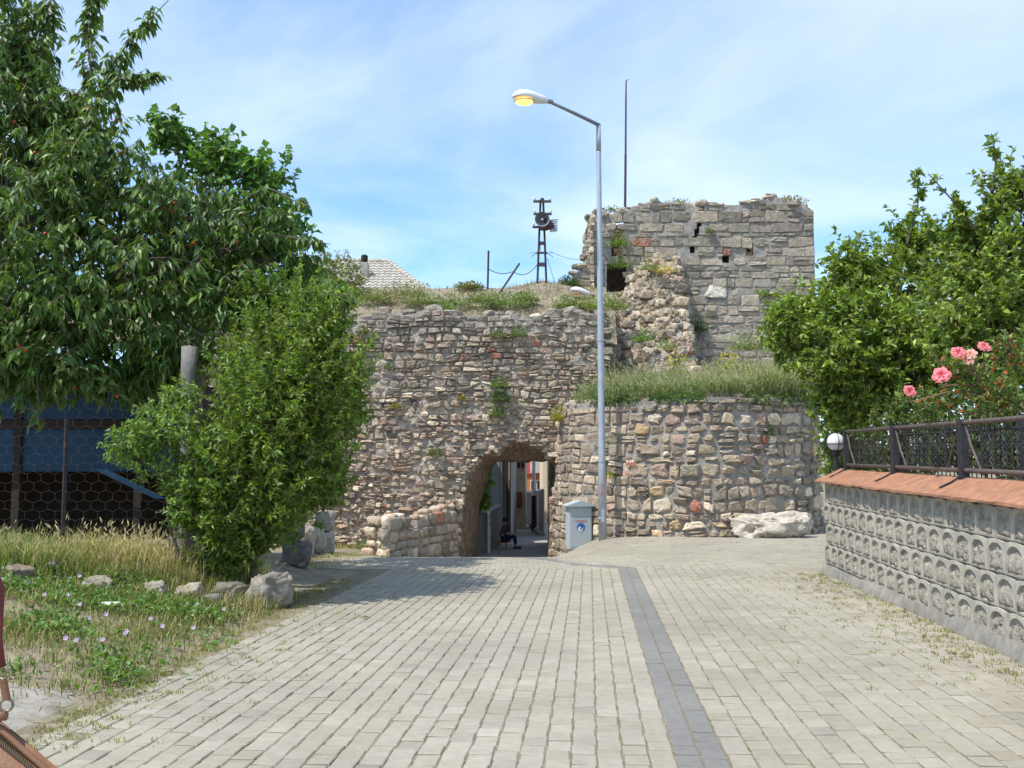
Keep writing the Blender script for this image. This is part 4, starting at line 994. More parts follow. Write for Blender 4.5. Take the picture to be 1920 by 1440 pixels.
# ------------------------------------------------------------------ house behind
hs = thing('tiled_house', (-7.5, 48, -1.5), 'house with pale grey tiled hip roof behind the wall', 'house')
ER = dict(x0=-13.2, x1=W(815, 555, 44)[0], y0=44.0, y1=52.0, ez=W(815, 556, 44)[2], rz=W(700, 490, 48)[2], rx0=-9.9, rx1=W(728, 490, 48)[0])
mb = MB(); mb.box((ER['x0']+.45, ER['y0']+.5, -2), (ER['x1']-.45, ER['y1']-.5, ER['ez']-.02)); mb.build('wall', M_cream, hs)
def slope(a, b, c_, d_, name):
    """a,b eave ends, c_,d_ ridge ends above b and a"""
    a, b, c_, d_ = (np.array(v, float) for v in (a, b, c_, d_)); L = np.linalg.norm((c_+d_)/2-(a+b)/2); rows = max(4, int(L/.36)); mb = MB()
    nrm_ = np.cross(b-a, d_-a); nrm_ /= np.linalg.norm(nrm_)
    if nrm_[2] < 0: nrm_ = -nrm_
    rr_ = np.random.default_rng(4)
    for r in range(rows):
        t0, t1 = r/rows, min(1, (r+1.12)/rows)
        A0, B0 = a+(d_-a)*t0, b+(c_-b)*t0; A1, B1 = a+(d_-a)*t1, b+(c_-b)*t1
        n = max(2, int(np.linalg.norm(B0-A0)/.06)); V = []; C = []
        f = np.linspace(0, 1, n); X0 = A0+(B0-A0)*f[:, None]; lu = np.linalg.norm(B0-A0)
        X1 = A0+(B0-A0)*f[:, None]+(A1-A0)-np.dot(A1-A0, (b-a)/np.linalg.norm(b-a))*(b-a)/np.linalg.norm(b-a)
        wv_ = .03*np.cos(2*math.pi*f*lu/.27)
        V = np.concatenate([X0+nrm_*(wv_-.03)[:, None], X0+nrm_*(.035+wv_)[:, None], X1+nrm_*(wv_-.012)[:, None]])
        # clip upper edge to the hips
        lo_, hi_ = min(A1[0], B1[0]), max(A1[0], B1[0])
        if abs((b-a)[0]) > abs((b-a)[1]): V[2*n:, 0] = np.clip(V[2*n:, 0], lo_, hi_)
        else: lo_, hi_ = min(A1[1], B1[1]), max(A1[1], B1[1]); V[2*n:, 1] = np.clip(V[2*n:, 1], lo_, hi_)
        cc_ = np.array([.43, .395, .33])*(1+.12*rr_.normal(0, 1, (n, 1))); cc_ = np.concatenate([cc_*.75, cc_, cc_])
        F = [(k*n+i, k*n+i+1, (k+1)*n+i+1, (k+1)*n+i) for k in (0, 1) for i in range(n-1)]
        mb.add(V, F, np.clip(cc_, .1, .7))
    return mb.build(name, M_tile, hs, kind='stuff')
e, rz_ = ER['ez'], ER['rz']; P00, P10, P11, P01 = (ER['x0'], 44, e), (ER['x1'], 44, e), (ER['x1'], 52, e), (ER['x0'], 52, e); Q0, Q1 = (ER['rx0'], 48, rz_), (ER['rx1'], 48, rz_)
slope(P00, P10, Q1, Q0, 'front_roof_tiles'); slope(P10, P11, Q1, Q1, 'side_roof_tiles'); slope(P11, P01, Q0, Q1, 'rear_roof_tiles'); slope(P01, P00, Q0, Q0, 'side_roof_tiles')
def caps(a, b, n):
    a, b = np.array(a, float), np.array(b, float)
    for k in range(n):
        p, q = a+(b-a)*k/n, a+(b-a)*(k+1.1)/n; mb = MB(); mb.tube([p+np.array([0, 0, .03]), q+np.array([0, 0, .015])], [.115, .095], 9, col=np.array([.45, .41, .34])*random.Random(k).uniform(.85, 1.1)); mb.build('ridge_tile', M_tile, hs)
caps(P10, Q1, 15); caps(Q1, Q0, 10); caps(P00, Q0, 12)
ch = W(683, 512, 46.2); mb = MB(); mb.box((ch[0]-.2, 46.0, e), (ch[0]+.2, 46.4, W(683, 493, 46.2)[2]), bev=.02); mb.build('chimney', M_conc, hs)
z1_ = W(683, 493, 46.2)[2]; mb = MB(); mb.lathe([(.15, z1_), (.15, z1_+.12), (.17, z1_+.14), (.17, z1_+.34), (.1, z1_+.4)], 12, M=Matrix.Translation((ch[0], 46.2, 0))); mb.build('chimney_pot', M_darkwood, hs)

# ------------------------------------------------------------------ the alley behind the gate
AZ = lambda y: gp(-.3, y)
grid_mesh(np.arange(-2.2, 3.4, .4), np.arange(27.0, 62, .5), lambda x, y: np.maximum(g(x, y), -1.4-.010*(y-28))+.012, M_conc, 'alley_pavement', kind='structure', mask=lambda x, y: ~((y < 29) & (np.abs(x) > 1.5)))
def wall_run(name, pts, z0, z1f, th, mat, label, cat='wall'):
    mb = MB(); P = np.array(pts, float); 
    for a, b in zip(P[:-1], P[1:]):
        d = (b-a)/np.linalg.norm(b-a); nn_ = np.array([-d[1], d[0]])*th
        V = []
        for p, zt in ((a, z1f(a)), (b, z1f(b))):
            for q in (p, p+nn_): V += [(*q, z0), (*q, zt)]
        mb.add(V, [(0, 4, 5, 1), (2, 3, 7, 6), (1, 5, 7, 3), (0, 1, 3, 2), (4, 6, 7, 5)])
    return tag(mb.build(name, mat), label, cat)
pA = W(872, 968, 29.3); pB = W(915, 962, 30.6); pC = W(941, 953, 33.0)
wall_run('concrete_wall', [pA[:2], pB[:2]], -2, lambda p: pA[2], .3, M_conc, 'low grey concrete wall seen inside the gate on the left')
wall_run('concrete_wall', [(pB[0]+.03, pB[1]+.02), pC[:2]], -2, lambda p: pA[2]+.14*(p[1]-30.6)/2.4+.02, .28, M_plgrey, 'shaded concrete return wall beside the seated person')
wp = W(917, 1000, 30.1); mb = MB(); mb.tube([(wp[0], 30.1, -1.6), (wp[0], 30.1, W(917, 957, 30.1)[2])], .055, 8); 
po = thing('white_post', (wp[0], 30.1, AZ(30.1)), 'peeling white painted post in front of the alley wall', 'post'); mb.build('shaft', pm('peeling_white', (.62, .6, .55), .8, spots=[((.2, .16, .12), 9, .52, .62, .9)], var=.1), po)
mb = MB(); mb.tube([(wp[0]-.02, 30.02, -1.5), (wp[0]-.02, 30.02, W(912, 959, 30.1)[2])], .02, 6); mb.build('strip', M_white, po)
# buildings along the left of the alley
bl = thing('grey_alley_house', (-1.0, 38, -1.6), 'tall shaded grey rendered house on the left of the alley', 'house')
x1a, x1b = W(958, 900, 34.2)[0], W(968, 900, 39.0)[0]
def quadwall(mb, pts, z0, z1): 
    P = [tuple(p) for p in pts]; mb.prism(P, 2, z0, z1)
mb = MB(); quadwall(mb, [(-2.3, 34.2), (x1a, 34.2), (x1b, 39.4), (-2.3, 39.4)], -2, 4.8); mb.build('wall', M_plgrey, bl)
for px, Y, r, m_ in ((939, 34.1, .05, M_pipe), (951, 34.1, .03, M_darkwood)):
    q = W(px, 900, Y); mb = MB(); mb.tube([(q[0], Y, -1.6), (q[0], Y, 3.4)], r, 8); mb.build('pipe', m_, bl)
q = W(930, 910, 34.05); mb = MB(); mb.box((q[0]-.16, 34.02, -.2), (q[0]+.12, 34.14, 2.6)); mb.build('pale_blue_shutter', M_lblue, bl)
mb = MB(); q = W(955, 980, 34.0); mb.box((q[0]-.02, 34.05, -1.55), (q[0]+.01, 34.16, .75)); mb.build('door', M_darkwood, bl)
b2 = thing('beige_alley_house', (-.1, 42, -1.6), 'stained beige rendered house corner further down the alley', 'house')
xa = W(985, 900, 40.5)[0]; mb = MB(); quadwall(mb, [(-3, 40.5), (xa, 40.5), (xa+.15, 46), (-3, 46)], -2, 5.0); mb.build('wall', M_beige, b2)
q = W(966, 900, 40.3); mb = MB(); mb.tube([(q[0], 40.35, -1.6), (q[0], 40.35, 4.0)], .035, 8); mb.build('drain_pipe', M_pipe, b2)
q = W(974, 937, 40.4); mb = MB(); mb.box((q[0]-.12, 40.3, q[2]-.32), (q[0]+.1, 40.47, q[2]+.33)); mb.build('meter_box', M_rust, b2)
for px in (973, 981):
    q = W(px, 872, 40.4); mb = MB(); mb.box((q[0]-.06, 40.42, q[2]-.12), (q[0]+.05, 40.48, q[2]+.1)); mb.build('vent', M_darkwood, b2)
b3 = thing('orange_house', (1.2, 58, -1.8), 'orange and red painted house with white framed window at the alley end', 'house')
x0_, x1_ = W(978, 900, 56)[0], W(1017, 900, 56)[0]; zs_ = W(1000, 889, 56)[2]
mb = MB(); mb.box((x0_-2, 56, -2), (x1_, 62, zs_)); mb.build('lower_wall', M_orange, b3)
mb = MB(); mb.box((x0_-2, 55.9, zs_+.003), (x1_-.0, 62, zs_+5)); mb.build('upper_wall', M_pink, b3)
a, b = W(994, 888, 55.8), W(1015.5, 866, 55.8); mb = MB(); mb.box((a[0], 55.7, a[2]+.02), (b[0], 55.88, b[2]+1.2), bev=.02); mb.build('balcony_panel', pm('greyish_white', (.6, .57, .53), .8), b3)
a, b = W(996, 917, 55.9), W(1015.5, 902, 55.9); mb = MB(); mb.box((a[0]-.06, 55.9, a[2]-.06), (b[0]+.06, 55.98, b[2]+.06)); wn = mb.build('window', M_white, b3)
mid = (a[0]+b[0])/2
for xa_, xb_ in ((a[0], mid-.05), (mid+.05, b[0])): mb = MB(); mb.box((xa_, 55.86, a[2]), (xb_, 55.897, b[2])); mb.build('pane', M_glass, wn)
b4 = thing('cream_house', (2.1, 50, -1.7), 'sunlit cream rendered house on the right of the alley', 'house')
a = W(1018.5, 900, 48); mb = MB(); mb.box((a[0], 48, -2), (a[0]+3, 54, 5)); mb.build('wall', M_cream, b4)
mb = MB(); mb.box((a[0]-.1, 47.85, 4.9), (a[0]+3.1, 54.1, 5.15)); mb.build('roof_slab', M_conc, b4)
# pale board fence on the right of the alley, and its lamp pole
bf_ = thing('board_fence', (.95, 40, -1.5), 'pale vertical board fence along the right of the alley', 'fence')
A_, B_ = W(1003, 990, 42.5), W(1021, 990, 37.0)
for k in range(6):
    t0, t1 = k/6+.004, (k+1)/6-.004; p, q = A_+(B_-A_)*t0, A_+(B_-A_)*t1; zt0 = W(1003, 921, 42.5)[2]+(W(1021, 915, 37.0)[2]-W(1003, 921, 42.5)[2])*k/6
    d = (q-p)[:2]; d /= np.linalg.norm(d); nn_ = np.array([d[1], -d[0]])*.04; mb = MB()
    mb.prism([tuple(p[:2]), tuple(q[:2]), tuple(q[:2]+nn_), tuple(p[:2]+nn_)], 2, -1.35, zt0); mb.build('board', M_fencew, bf_)
mb = MB(); d = (B_-A_)[:2]; d /= np.linalg.norm(d); nn_ = np.array([d[1], -d[0]])*.25
mb.prism([tuple(A_[:2]-nn_*.1), tuple(B_[:2]-nn_*.1), tuple(B_[:2]+nn_), tuple(A_[:2]+nn_)], 2, -2, -1.37); mb.build('plinth', M_conc, bf_)
g2 = thing('gate_pier', (.55, 44, -1.6), 'short pale wall section with white capping beyond the alley', 'wall')
a, b = W(987, 1000, 44), W(997, 924, 44); mb = MB(); mb.box((a[0], 44, -2), (b[0], 44.4, b[2])); mb.build('wall', M_conc, g2); mb = MB(); mb.box((a[0]-.05, 43.95, b[2]+.003), (b[0]+.05, 44.45, b[2]+.09)); mb.build('capping', M_white, g2)
q = W(1000.5, 1000, 39.5); mb = MB(); mb.tube([(q[0], 39.5, -1.6), (q[0]+.02, 39.5, W(1003, 840, 39.5)[2])], [.085, .06], 10)
lp = thing('alley_pole', (q[0], 39.5, AZ(39.5)), 'pale grey utility pole standing in the alley', 'pole'); mb.build('shaft', M_pipe, lp); mb = MB(); mb.tube([(q[0], 39.5, -1.6), (q[0], 39.5, -.05)], .095, 10); mb.build('painted_base', M_darkwood, lp)

# ------------------------------------------------------------------ people
def skin(name, J, E, mat, parent, sub=2):
    keys = list(J); me = bpy.data.meshes.new('tmp'); me.from_pydata([tuple(J[k][0]) for k in keys], [(keys.index(a), keys.index(b)) for a, b in E], [])
    o = bpy.data.objects.new('tmp', me); COL.objects.link(o); md = o.modifiers.new('s', 'SKIN'); md.use_smooth_shade = True
    for i, k in enumerate(keys):
        r = J[k][1]; r = (r, r) if not isinstance(r, tuple) else r; me.skin_vertices[0].data[i].radius = r; me.skin_vertices[0].data[i].use_root = (i == 0)
    ss_ = o.modifiers.new('d', 'SUBSURF'); ss_.levels = sub; ss_.render_levels = sub
    dg = bpy.context.evaluated_depsgraph_get(); m2 = bpy.data.meshes.new_from_object(o.evaluated_get(dg)); bpy.data.objects.remove(o)
    V = np.array([v.co[:] for v in m2.vertices]); F = [tuple(p.vertices) for p in m2.polygons]; mb = MB(); mb.add(V, F); return mb.build(name, mat, parent, smooth=True)
def head_bits(root, c, fwd, h=.22, hair=True, scarf=None):
    """eyes, nose, mouth, ears and hair around a head centre"""
    c = np.array(c); f = np.array(fwd, float); f[2] = 0; f /= np.linalg.norm(f); s_ = np.array([-f[1], f[0], 0]); u = np.array([0, 0, 1.])
    for k in (-1, 1):
        V, F = rock_geo(np.random.default_rng(1), c+f*h*.40+s_*k*h*.15+u*.01, (.022, .022, .016), 2, 1, 0, 0); mb = MB(); mb.add(V, F); mb.build('eye', M_hair, root, smooth=True)
        V, F = rock_geo(np.random.default_rng(1), c+s_*k*h*.37, (.03, .035, .06), 2, .9, .1, 0); mb = MB(); mb.add(V, F); mb.build('ear', M_skin, root, smooth=True)
    V, F = rock_geo(np.random.default_rng(1), c+f*h*.47-u*.022, (.03, .04, .05), 2, .9, .05, math.atan2(f[1], f[0])); mb = MB(); mb.add(V, F); mb.build('nose', M_skin, root, smooth=True)
    V, F = rock_geo(np.random.default_rng(1), c+f*h*.41-u*.062, (.02, .05, .014), 2, .9, .05, math.atan2(f[1], f[0])); mb = MB(); mb.add(V, F); mb.build('mouth', M_red, root, smooth=True)
    V, F = rock_geo(np.random.default_rng(2), c-f*h*.10+u*.045, (h*.96, h*.88, h*.95), 3, 1, .06, math.atan2(f[1], f[0])); mb = MB(); mb.add(V, F); mb.build('hair', M_hair, root, smooth=True)
# standing person at the left edge, mostly outside the picture
px0, py0 = -1.797, 3.0; gz0 = gp(px0, py0)
pe = thing('person', (px0, py0, gz0), 'person standing at the extreme left edge carrying the tan handbag', 'person')
def q3(x, y, z): return (px0+x, py0+y, gz0+z)
J = dict(pelvis=(q3(0, 0, .93), (.13, .10)), waist=(q3(0, 0, 1.08), (.12, .09)), chest=(q3(0, .01, 1.28), (.14, .10)), neck0=(q3(0, .0, 1.42), .06), neck=(q3(0, .02, 1.49), .05), head=(q3(0, .03, 1.575), (.075, .088)), crown=(q3(0, .03, 1.65), (.06, .07)))
E = [('pelvis', 'waist'), ('waist', 'chest'), ('chest', 'neck0'), ('neck0', 'neck'), ('neck', 'head'), ('head', 'crown')]
for s_, n_ in ((-1, 'l'), (1, 'r')):
    J.update({'sh'+n_: (q3(.17*s_, 0, 1.385), .055), 'el'+n_: (q3(.18*s_, -.03, 1.10), .038), 'wr'+n_: (q3(.14*s_, .10, .88), .026), 'pa'+n_: (q3(.12*s_, .13, .81), (.022, .036)),
              'hip'+n_: (q3(.09*s_, 0, .86), .088), 'kn'+n_: (q3(.10*s_, .01, .48), .058), 'an'+n_: (q3(.10*s_, 0, .09), .038), 'toe'+n_: (q3(.11*s_, .15, .035), .032)})
    E += [('chest', 'sh'+n_), ('sh'+n_, 'el'+n_), ('el'+n_, 'wr'+n_), ('wr'+n_, 'pa'+n_), ('pelvis', 'hip'+n_), ('hip'+n_, 'kn'+n_), ('kn'+n_, 'an'+n_), ('an'+n_, 'toe'+n_)]
    for k, (dx, dy, dz, L_) in enumerate(((-.024, .03, -.03, .05), (-.008, .03, -.045, .085), (.006, .02, -.05, .09), (.018, .01, -.048, .08), (.03, .0, -.04, .06))):
        a = 'f%d%s' % (k, n_); J[a] = (q3(.12*s_+.6*dx, .13+dy*.6, .775), .0095); J[a+'b'] = (q3(.12*s_+dx*.8, .13+dy*.8+.005, .775-L_*.6), .0085); J[a+'c'] = (q3(.12*s_+dx*.8, .13+dy*.5, .775-L_), .0075); E += [('pa'+n_, a), (a, a+'b'), (a+'b', a+'c')]
skin('body', J, E, M_skin, pe)
T = {k: J[k] for k in ('pelvis', 'waist', 'chest')}; T = {k: (v[0], tuple(1.12*x for x in v[1])) for k, v in T.items()}; ET = [('pelvis', 'waist'), ('waist', 'chest')]
T['collar'] = (q3(0, .005, 1.40), .075); ET.append(('chest', 'collar'))
for s_, n_ in ((-1, 'l'), (1, 'r')): T['s'+n_] = (q3(.12*s_, 0, 1.40), .055); ET += [('chest', 's'+n_)]
skin('blouse', T, ET, M_shirt, pe)
T = {'pelvis': (q3(0, 0, .94), (.14, .11))}; ET = []
for s_, n_ in ((-1, 'l'), (1, 'r')):
    T.update({'h'+n_: (q3(.09*s_, 0, .85), .10), 'k'+n_: (q3(.10*s_, .01, .48), .07), 'a'+n_: (q3(.10*s_, 0, .12), .055)}); ET += [('pelvis', 'h'+n_), ('h'+n_, 'k'+n_), ('k'+n_, 'a'+n_)]
skin('trousers', T, ET, M_jeans, pe)
for s_ in (-1, 1):
    V, F = rock_geo(np.random.default_rng(1), q3(.105*s_, .06, .04), (.095, .26, .085), 3, .8, .03, 0); mb = MB(); mb.add(V, F); mb.build('shoe', M_shoe, pe, smooth=True)
head_bits(pe, q3(0, .03, 1.585), (0, 1, 0))
# handbag on a long strap
hb = thing('handbag', (-1.60, 2.98, .42), 'tan leather handbag with zip and ringed strap at the lower left', 'handbag')
n, mrows = 26, 12; V = []
hw_, th_ = .33, .09
def topz_(s): return .90-.66*abs(s)*.33/.55 if s > 0 else .90-.3*abs(s)
for j in range(mrows+1):
    v = j/mrows
    for i in range(n):
        a = 2*math.pi*i/n; s_ = math.cos(a); zt = topz_(s_*.55); zb_ = .40+.04*s_*s_
        bul = math.sin(math.pi*min(1, v*.92+.06))**.7
        x = -1.60+hw_*s_*(.80+.28*math.sin(math.pi*(1-v)**.8))*(1.0)
        y = 2.98+th_*math.sin(a)*bul*(1-.75*max(0, v-.8)/.2); z = zb_+(zt-zb_)*v
        V.append((x, y, z+.006*math.sin(i*2.1+j)))
V = np.array(V); V += .006*np.stack([fbm(V*14, 3), fbm(V*14, 4), fbm(V*14, 5)], 1)
F = [(j*n+i, j*n+(i+1) % n, (j+1)*n+(i+1) % n, (j+1)*n+i) for j in range(mrows) for i in range(n)]+[tuple(range(n))[::-1], tuple(mrows*n+k for k in range(n))]
mb = MB(); mb.add(V, F); mb.build('bag_body', M_leather, hb, smooth=True)
edge = [np.array([-1.60+hw_*s_*.80, 2.95, topz_(s_*.55)-.006]) for s_ in np.linspace(-.98, .98, 30)]
mb = MB(); mb.tube(edge, .009, 6); mb.build('piping', M_leather, hb, smooth=True)
zp = [e_+np.array([0, -.012, -.022]) for e_ in edge]
mb = MB()
for a, b in zip(zp[:-1], zp[1:]):
    for f_ in (0, .33, .66): c_ = a+(b-a)*f_; mb.box(c_-np.array([.0018, .004, .006]), c_+np.array([.0018, .004, .006]))
mb.build('zip', M_brass, hb, kind='stuff')
b_ = np.array([-1.575, 2.95, .85]); r1 = W(12, 1322, 2.95); r2 = W(6, 1262, 2.95)
mb = MB(); mb.tube([b_, (b_+r1)/2+np.array([.006, 0, 0]), r1-np.array([0, 0, .03])], [.024, .017, .016], 8); mb.build('strap_loop', M_leather, hb, smooth=True)
def torus(c, R_, r, name, rz=0):
    mb = MB(); mb.tube([np.array(c)+R_*np.array([math.cos(a)*math.cos(rz), math.cos(a)*math.sin(rz), math.sin(a)]) for a in np.linspace(0, 2*math.pi, 19)], r, 6); mb.build(name, M_brass, hb, smooth=True)
torus(r1, .018, .004, 'ring', .3); torus(r2, .018, .004, 'ring', -.2)
mb = MB(); mb.tube([r1+np.array([0, 0, .018]), (r1+r2)/2, r2-np.array([0, 0, .018])], .012, 8); mb.build('strap_link', M_leather, hb)
sh_ = np.array([px0+.17, py0-.01, gz0+1.455]); mb = MB(); P = [r2+np.array([-.004, 0, .02]), W(-3, 1200, 2.96), np.array([px0+.21, py0+.02, 1.25]), sh_, np.array([px0+.17, py0+.09, 1.25]), np.array([-1.72, 3.02, .98]), np.array([-1.66, 3.02, .84])]
mb.tube(P, .011, 6); mb.build('strap', M_strap, hb, smooth=True)
# person sitting in the alley
sx0, sy0 = W(941.5, 1000, 31.6)[0], 31.6; sz0 = AZ(31.6)
ps = thing('person', (sx0, sy0, sz0), 'person in purple top sitting in the shade inside the gate', 'person')
def q4(x, y, z): return (sx0+x, sy0+y, sz0+z)
J = dict(pelvis=(q4(0, 0, .34), (.13, .11)), waist=(q4(.02, 0, .48), (.12, .1)), chest=(q4(.07, -.01, .66), (.14, .1)), neck=(q4(.10, -.02, .80), .05), head=(q4(.13, -.03, .89), (.075, .085)), crown=(q4(.13, -.03, .955), (.06, .07)))
E = [('pelvis', 'waist'), ('waist', 'chest'), ('chest', 'neck'), ('neck', 'head'), ('head', 'crown')]
for s_, n_ in ((-1, 'l'), (1, 'r')):
    J.update({'sh'+n_: (q4(.07, .16*s_, .73), .05), 'el'+n_: (q4(.16, .2*s_, .50), .037), 'wr'+n_: (q4(.33, .12*s_, .47), .026), 'pa'+n_: (q4(.40, .10*s_, .46), (.024, .032)),
              'hip'+n_: (q4(.05, .09*s_, .31), .085), 'kn'+n_: (q4(.40, .11*s_, .42), .06), 'an'+n_: (q4(.44, .11*s_, .09), .04), 'toe'+n_: (q4(.57, .12*s_, .035), .033)})
    E += [('chest', 'sh'+n_), ('sh'+n_, 'el'+n_), ('el'+n_, 'wr'+n_), ('wr'+n_, 'pa'+n_), ('pelvis', 'hip'+n_), ('hip'+n_, 'kn'+n_), ('kn'+n_, 'an'+n_), ('an'+n_, 'toe'+n_)]
    for k in range(5):
        a = 'f%d%s' % (k, n_); dy = (k-2)*.014; L_ = (.05, .075, .08, .075, .06)[k]; J[a] = (q4(.42, .10*s_+dy, .457), .009); J[a+'c'] = (q4(.42+L_, .10*s_+dy*1.3, .44), .0075); E += [('pa'+n_, a), (a, a+'c')]
skin('body', J, E, M_skin, ps)
T = {'pelvis': (q4(0, 0, .36), (.14, .12)), 'waist': (q4(.02, 0, .48), (.135, .115)), 'chest': (q4(.07, -.01, .66), (.155, .115)), 'collar': (q4(.09, -.015, .76), .07)}; ET = [('pelvis', 'waist'), ('waist', 'chest'), ('chest', 'collar')]
for s_, n_ in ((-1, 'l'), (1, 'r')): T['s'+n_] = (q4(.07, .16*s_, .735), .062); T['e'+n_] = (q4(.15, .2*s_, .52), .05); ET += [('chest', 's'+n_), ('s'+n_, 'e'+n_)]
skin('top', T, ET, M_purple, ps)
T = {'pelvis': (q4(0, 0, .33), (.14, .12))}; ET = []
for s_, n_ in ((-1, 'l'), (1, 'r')): T.update({'h'+n_: (q4(.06, .09*s_, .32), .10), 'k'+n_: (q4(.40, .11*s_, .42), .074), 'a'+n_: (q4(.44, .11*s_, .13), .055)}); ET += [('pelvis', 'h'+n_), ('h'+n_, 'k'+n_), ('k'+n_, 'a'+n_)]
skin('trousers', T, ET, M_navy, ps)
for s_ in (-1, 1): V, F = rock_geo(np.random.default_rng(1), q4(.50, .115*s_, .04), (.25, .095, .085), 3, .8, .03, 0); mb = MB(); mb.add(V, F); mb.build('shoe', M_shoe, ps, smooth=True)
head_bits(ps, q4(.13, -.03, .90), (1, -.35, 0))
stl = thing('plastic_stool', q4(0, 0, 0), 'low orange plastic stool under the seated person', 'stool')
mb = MB(); mb.box(q4(-.16, -.16, .20), q4(.16, .16, .235), bev=.01); mb.build('seat', M_plasticor, stl)
for a in (-1, 1):
    for b in (-1, 1): mb = MB(); mb.tube([q4(.12*a, .12*b, .2), q4(.15*a, .15*b, -.005)], .022, 6); mb.build('leg', M_plasticor, stl)
# ------------------------------------------------------------------ shed and wire fence on the left
sd = thing('blue_shed', (-8, 19, 0), 'dark timber shed with blue boarding under the cherry tree', 'shed')
YSH = 18.2
def sp_(px, py, Y=YSH): return W(px, py, Y)
a, b = sp_(-260, 885), sp_(345, 742)
zm0, zm1 = sp_(0, 804)[2], sp_(0, 786)[2]
for i, (p0, p1) in enumerate(((-260, 30), (42, 258), (268, 345))):
    for z0, z1 in ((sp_(0, 884)[2], zm0), (zm1, sp_(0, 738)[2])):
        mb = MB(); mb.box((sp_(p0, 800)[0], YSH, z0), (sp_(p1, 800)[0], YSH+.04, z1)); mb.build('board', M_tarp, sd)
for px in (36, 263, 350, -265):
    q = sp_(px, 800); mb = MB(); mb.box((q[0]-.07, YSH-.06, gp(q[0], YSH)-.1), (q[0]+.07, YSH+.06, 2.95)); mb.build('post', M_darkwood, sd)
for z in (zm0-.0, sp_(0, 736)[2]):
    mb = MB(); mb.box((a[0]-.1, YSH-.05, z+.005), (b[0]+.1, YSH+.055, z+(zm1-zm0)-.01)); mb.build('rail', M_darkwood, sd)
mb = MB(); mb.box((a[0]-.3, YSH+2.9, -.2), (b[0]+.2, YSH+3, 3.1)); mb.build('rear_wall', M_darkwood, sd)
mb = MB(); mb.box((a[0]-.35, YSH, -.2), (a[0]-.25, YSH+3, 3.0)); mb.build('side_wall', M_darkwood, sd)
mb = MB(); mb.box((b[0]+.12, YSH+.07, -.2), (b[0]+.2, YSH+2.88, 3.0)); mb.build('side_wall', M_darkwood, sd)
mb = MB(); V = [(a[0]-.5, YSH-.7, 2.96), (b[0]+.4, YSH-.7, 2.96), (b[0]+.4, YSH+3.2, 3.5), (a[0]-.5, YSH+3.2, 3.5)]; V = np.array(V); V = np.concatenate([V, V+np.array([0, 0, .08])])
mb.add(V, [(3, 2, 1, 0), (4, 5, 6, 7), (0, 1, 5, 4), (1, 2, 6, 5), (2, 3, 7, 6), (3, 0, 4, 7)]); mb.build('roof', M_darkwood, sd)
mb = MB(); p, q = sp_(175, 880, YSH-.3), sp_(290, 935, YSH-.3); mb.prism([(p[0], p[2]), (p[0]+.25, p[2]), (q[0]+.2, q[2]), (q[0], q[2])], 1, YSH-.3, YSH-.26); mb.build('leaning_board', M_tarp, sd)

YF = 13.4
wf = thing('wire_fence', (-5.5, YF, .2), 'rusty hexagonal wire mesh fence with a weathered grey wooden post', 'fence')
pt = W(355, 650, YF); pz = gp(pt[0], YF); mb = MB(); zs = np.linspace(pz-.15, pt[2], 9)
mb.tube([(pt[0]+.02*float(vn(np.array([z*1.5, 0, 0]), 3)), YF, z) for z in zs], [.105, .10, .10, .095, .095, .09, .10, .105, .11], 10); mb.build('wooden_post', M_logpost, wf, smooth=True)
for px in (126, -60):
    q = W(px, 800, YF+.1); mb = MB(); mb.tube([(q[0], YF+.08, gp(q[0], YF)-.1), (q[0], YF+.08, 2.15)], .03, 6); mb.build('iron_stake', M_darkmetal, wf)
mb = MB(); cw, chh = .20, .17; x0, x1 = W(-80, 800, YF)[0], pt[0]; zlo, zhi = .12, 2.7
def jit(i, j): return np.array([.012*float(vn(np.array([i*.7, j*.9, 0]), 5)), .02*float(vn(np.array([i*.3, j*.3, 3]), 6)), .012*float(vn(np.array([i*.8, j*.6, 7]), 7))])
nxh, nzh = int((x1-x0)/(cw*.5))+1, int((zhi-zlo)/(chh*.5))
def hx(i, j): 
    # brick-like hex lattice nodes
    x = x0+i*cw*.5; z = zlo+j*chh*.75+(.12*chh if (i+j) % 2 else -.12*chh); return np.array([x, YF, z])+jit(i, j)
for j in range(int((zhi-zlo)/(chh*.75))):
    for i in range(nxh-1):
        mb.tube([hx(i, j), hx(i+1, j)], .0014, 3, cap=False)
        if (i+j) % 2: mb.tube([hx(i, j), hx(i, j+1)], .0017, 3, cap=False)
mb.build('wire_mesh', M_wire, wf, kind='stuff')

# ------------------------------------------------------------------ vegetation tools
def leaf_add(mb, P, D, Nv, L, Wd, C, fold=.25, curl=.25):
    P, D, Nv = (np.asarray(v, float) for v in (P, D, Nv)); n = len(P); L = np.broadcast_to(L, (n,))[:, None]; Wd = np.broadcast_to(Wd, (n,))[:, None]
    D = D/(np.linalg.norm(D, axis=1)[:, None]+1e-9); X = np.cross(D, Nv); X /= np.linalg.norm(X, axis=1)[:, None]+1e-9; U = np.cross(X, D)
    v0 = P; v1 = P+D*L*.45+X*Wd*.5+U*Wd*fold; v2 = P+D*L*.45-X*Wd*.5+U*Wd*fold; v3 = P+D*L*.5; v4 = P+D*L-U*L*curl*.5
    V = np.stack([v0, v1, v2, v3, v4], 1).reshape(-1, 3); i = np.arange(n)[:, None]*5
    F = np.concatenate([i+np.array([[0, 3, 1]]), i+np.array([[1, 3, 4]]), i+np.array([[0, 2, 3]]), i+np.array([[3, 2, 4]])]).astype(int)
    mb.add(V, F, np.repeat(C, 5, axis=0))
def unit(rg, n): v = rg.normal(0, 1, (n, 3)); return v/np.linalg.norm(v, axis=1)[:, None]
